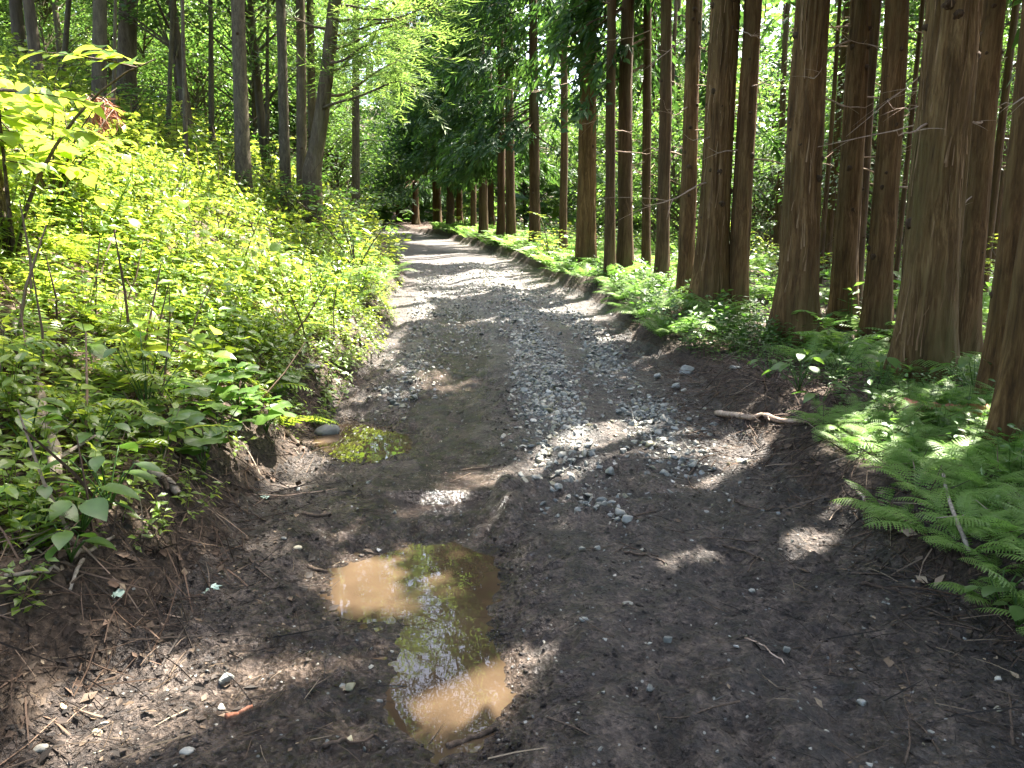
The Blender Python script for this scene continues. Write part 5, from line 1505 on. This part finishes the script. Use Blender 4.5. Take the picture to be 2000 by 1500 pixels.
# torn pale leaves on the mud
m_, nt_, out_ = new_mat('pale_torn_leaf'); p_ = N(nt_, 'ShaderNodeBsdfPrincipled'); p_.inputs['Base Color'].default_value = (.42, .55, .45, 1); p_.inputs['Roughness'].default_value = .5; nt_.links.new(p_.outputs[0], out_.inputs[0])
for px, py, s, lab in [(222, 1160, .075, 'pale torn leaf on the litter, leftmost of the pale leaves'), (412, 1160, .065, 'pale crumpled leaf on the mud right of the leftmost one'), (518, 973, .045, 'small pale leaf on the mud near the straw twig')]:
    b = pix_ground(px, py); zz = float(height(np.array([b[0]]), np.array([b[1]]))[0])
    V, F = palmate_tpl(7, .6, .7); V = V - [0, .4, 0]; V[:, 2] += .08 * vnoise(V[:, 0] * 5, V[:, 1] * 5)
    obj('torn_leaf', Geo().add(V, F).mesh('torn_leaf', m_), None, (b[0], b[1], zz + .02), (rg.normal(.2, .1), rg.normal(0, .2), rg.uniform(0, 6)), s * 1.3, label=lab, category='leaf')

# dead rust-red conifer bough on the upper bank
D0 = 9.0; b = at(200, 300, D0); b[2] = float(height(b[:1], b[1:2], False)[0])
t = thing('dead_bough', 'rust-red dead conifer bough caught in the bushes on the upper bank', 'dead bough', b)
g = Geo(); gs = Geo()
for k in range(9):
    a = at(rg.uniform(150, 225), rg.uniform(175, 215), D0 + rg.uniform(-.2, .4)); e = at(rg.uniform(160, 235), rg.uniform(245, 285), D0 + rg.uniform(-.3, .3))
    q = np.linspace(0, 1, 8)[:, None]; p = a * (1 - q) + e * q + np.array([.08, 0, .10]) * np.sin(q * 3.1)
    V, F = tube(p - b, .009 * (1 - .6 * q[:, 0]), 4); gs.add(V, F)
    nn_ = 46; u = rg.random(nn_); c = np.stack([np.interp(u, q[:, 0], p[:, i]) for i in range(3)], 1)
    d = rg.normal(0, .5, (nn_, 3)) + [0.2, 0, -.8]
    place(g, diamond_tpl(.05), c - b, frames(d, rg.normal(0, 1, (nn_, 3))), rg.uniform(.08, .2, nn_), .5)
obj('stem', gs.mesh('stem', BK_DEAD, True), t); obj('needles', g.mesh('needles', BK_RED), t)

# ------------------------------------------------------------------ litter on the mud and the bank faces
rg = np.random.default_rng(111)
FLAKE = (np.array([(0, 0, 0), (.3, .45, .10), (0, 1, .03), (-.28, .5, .07)], float), np.array([(0, 1, 2), (0, 2, 3)]))
STRAW = (lambda V, F: (V, F))(*tube(np.array([[0, 0, 0], [.03, .5, .02], [0, 1, 0]]), [.014, .012, .006], 3, cap=False, ref=(0, 0, 1)))
def lay(geo, tpl, X, Y, S, tint, up_n=.25, lift=.003):
    Zl = height(X, Y)
    e = .02
    nx = -(height(X + e, Y) - height(X - e, Y)) / (2 * e); ny = -(height(X, Y + e) - height(X, Y - e)) / (2 * e)
    up = nrm(np.stack([nx * .8, ny * .8, np.ones_like(nx)], 1) + rg.normal(0, up_n, (len(X), 3)))
    a = rg.uniform(0, 6.28, len(X)); d = np.stack([np.cos(a), np.sin(a), 0 * a], 1); d = d - (d * up).sum(1, keepdims=True) * up
    P = np.stack([X, Y, Zl + lift], 1)
    ok = np.ones(len(X), bool)
    for poly, wz in PUD: ok &= poly_sd(np.stack([X, Y], 1), poly) > .02
    place(geo, tpl, P[ok], frames(d[ok], up[ok]), S[ok], tint[ok])
g = Geo()
n = 7200
y = np.exp(rg.uniform(math.log(1.8), math.log(9), n)); e = np.abs(rg.normal(0, 1, n)); side = rg.choice([-1, 1], n)
t_ = side * (1.85 - np.minimum(1.8, e * .62)); x = road_c(y) + t_
lay(g, STRAW, x, y, np.exp(rg.normal(math.log(.07), .5, n)).clip(.02, .25), rg.random(n) ** 1.4, .15)
n = 3600
y = np.exp(rg.uniform(math.log(1.8), math.log(7), n)); e = np.abs(rg.normal(0, 1, n)); side = rg.choice([-1, 1], n, p=[.62, .38])
x = road_c(y) + side * (1.9 - np.minimum(1.85, e * .55))
lay(g, FLAKE, x, y, np.exp(rg.normal(math.log(.022), .5, n)).clip(.008, .07), rg.random(n) ** 1.2, .3)
obj('road_litter', g.mesh('road_litter', M_NEEDLE), label='dead needles, straws and leaf scraps strewn over the mud', category='litter', kind='stuff')
g = Geo()
for side in (-1, 1):
    n = 7000
    X, Y = zone_pts(rg, n, .05, 3.5, 1.8, 12, side)
    k = inview(X, Y); lay(g, FLAKE, X[k], Y[k], np.exp(rg.normal(math.log(.032), .45, k.sum())).clip(.012, .08), rg.random(k.sum()) ** 1.5, .35)
    n = 3500
    X, Y = zone_pts(rg, n, .0, 1.4, 1.8, 8, side)
    k = inview(X, Y); lay(g, STRAW, X[k], Y[k], rg.uniform(.06, .30, k.sum()), rg.random(k.sum()), .3)
n = 2600
X, Y = zone_pts(rg, n, -.35, 1.6, 4.8, 11, 1)
lay(g, STRAW, X, Y, rg.uniform(.06, .26, n), rg.uniform(.25, .9, n), .22)
n = 260
X, Y = zone_pts(rg, n, .3, 4.5, 2.6, 12, -1); Zs = height(X, Y, False)
place(g, STRAW, np.stack([X, Y, Zs], 1), frames(rg.normal(0, .35, (n, 3)) + [0, 0, 1.], rg.normal(0, 1, (n, 3))), rg.uniform(.25, .8, n), rg.uniform(.5, 1, n))
obj('leaf_litter', g.mesh('leaf_litter', M_LITTER), label='brown dead leaves and straw covering the earth banks', category='litter', kind='stuff')
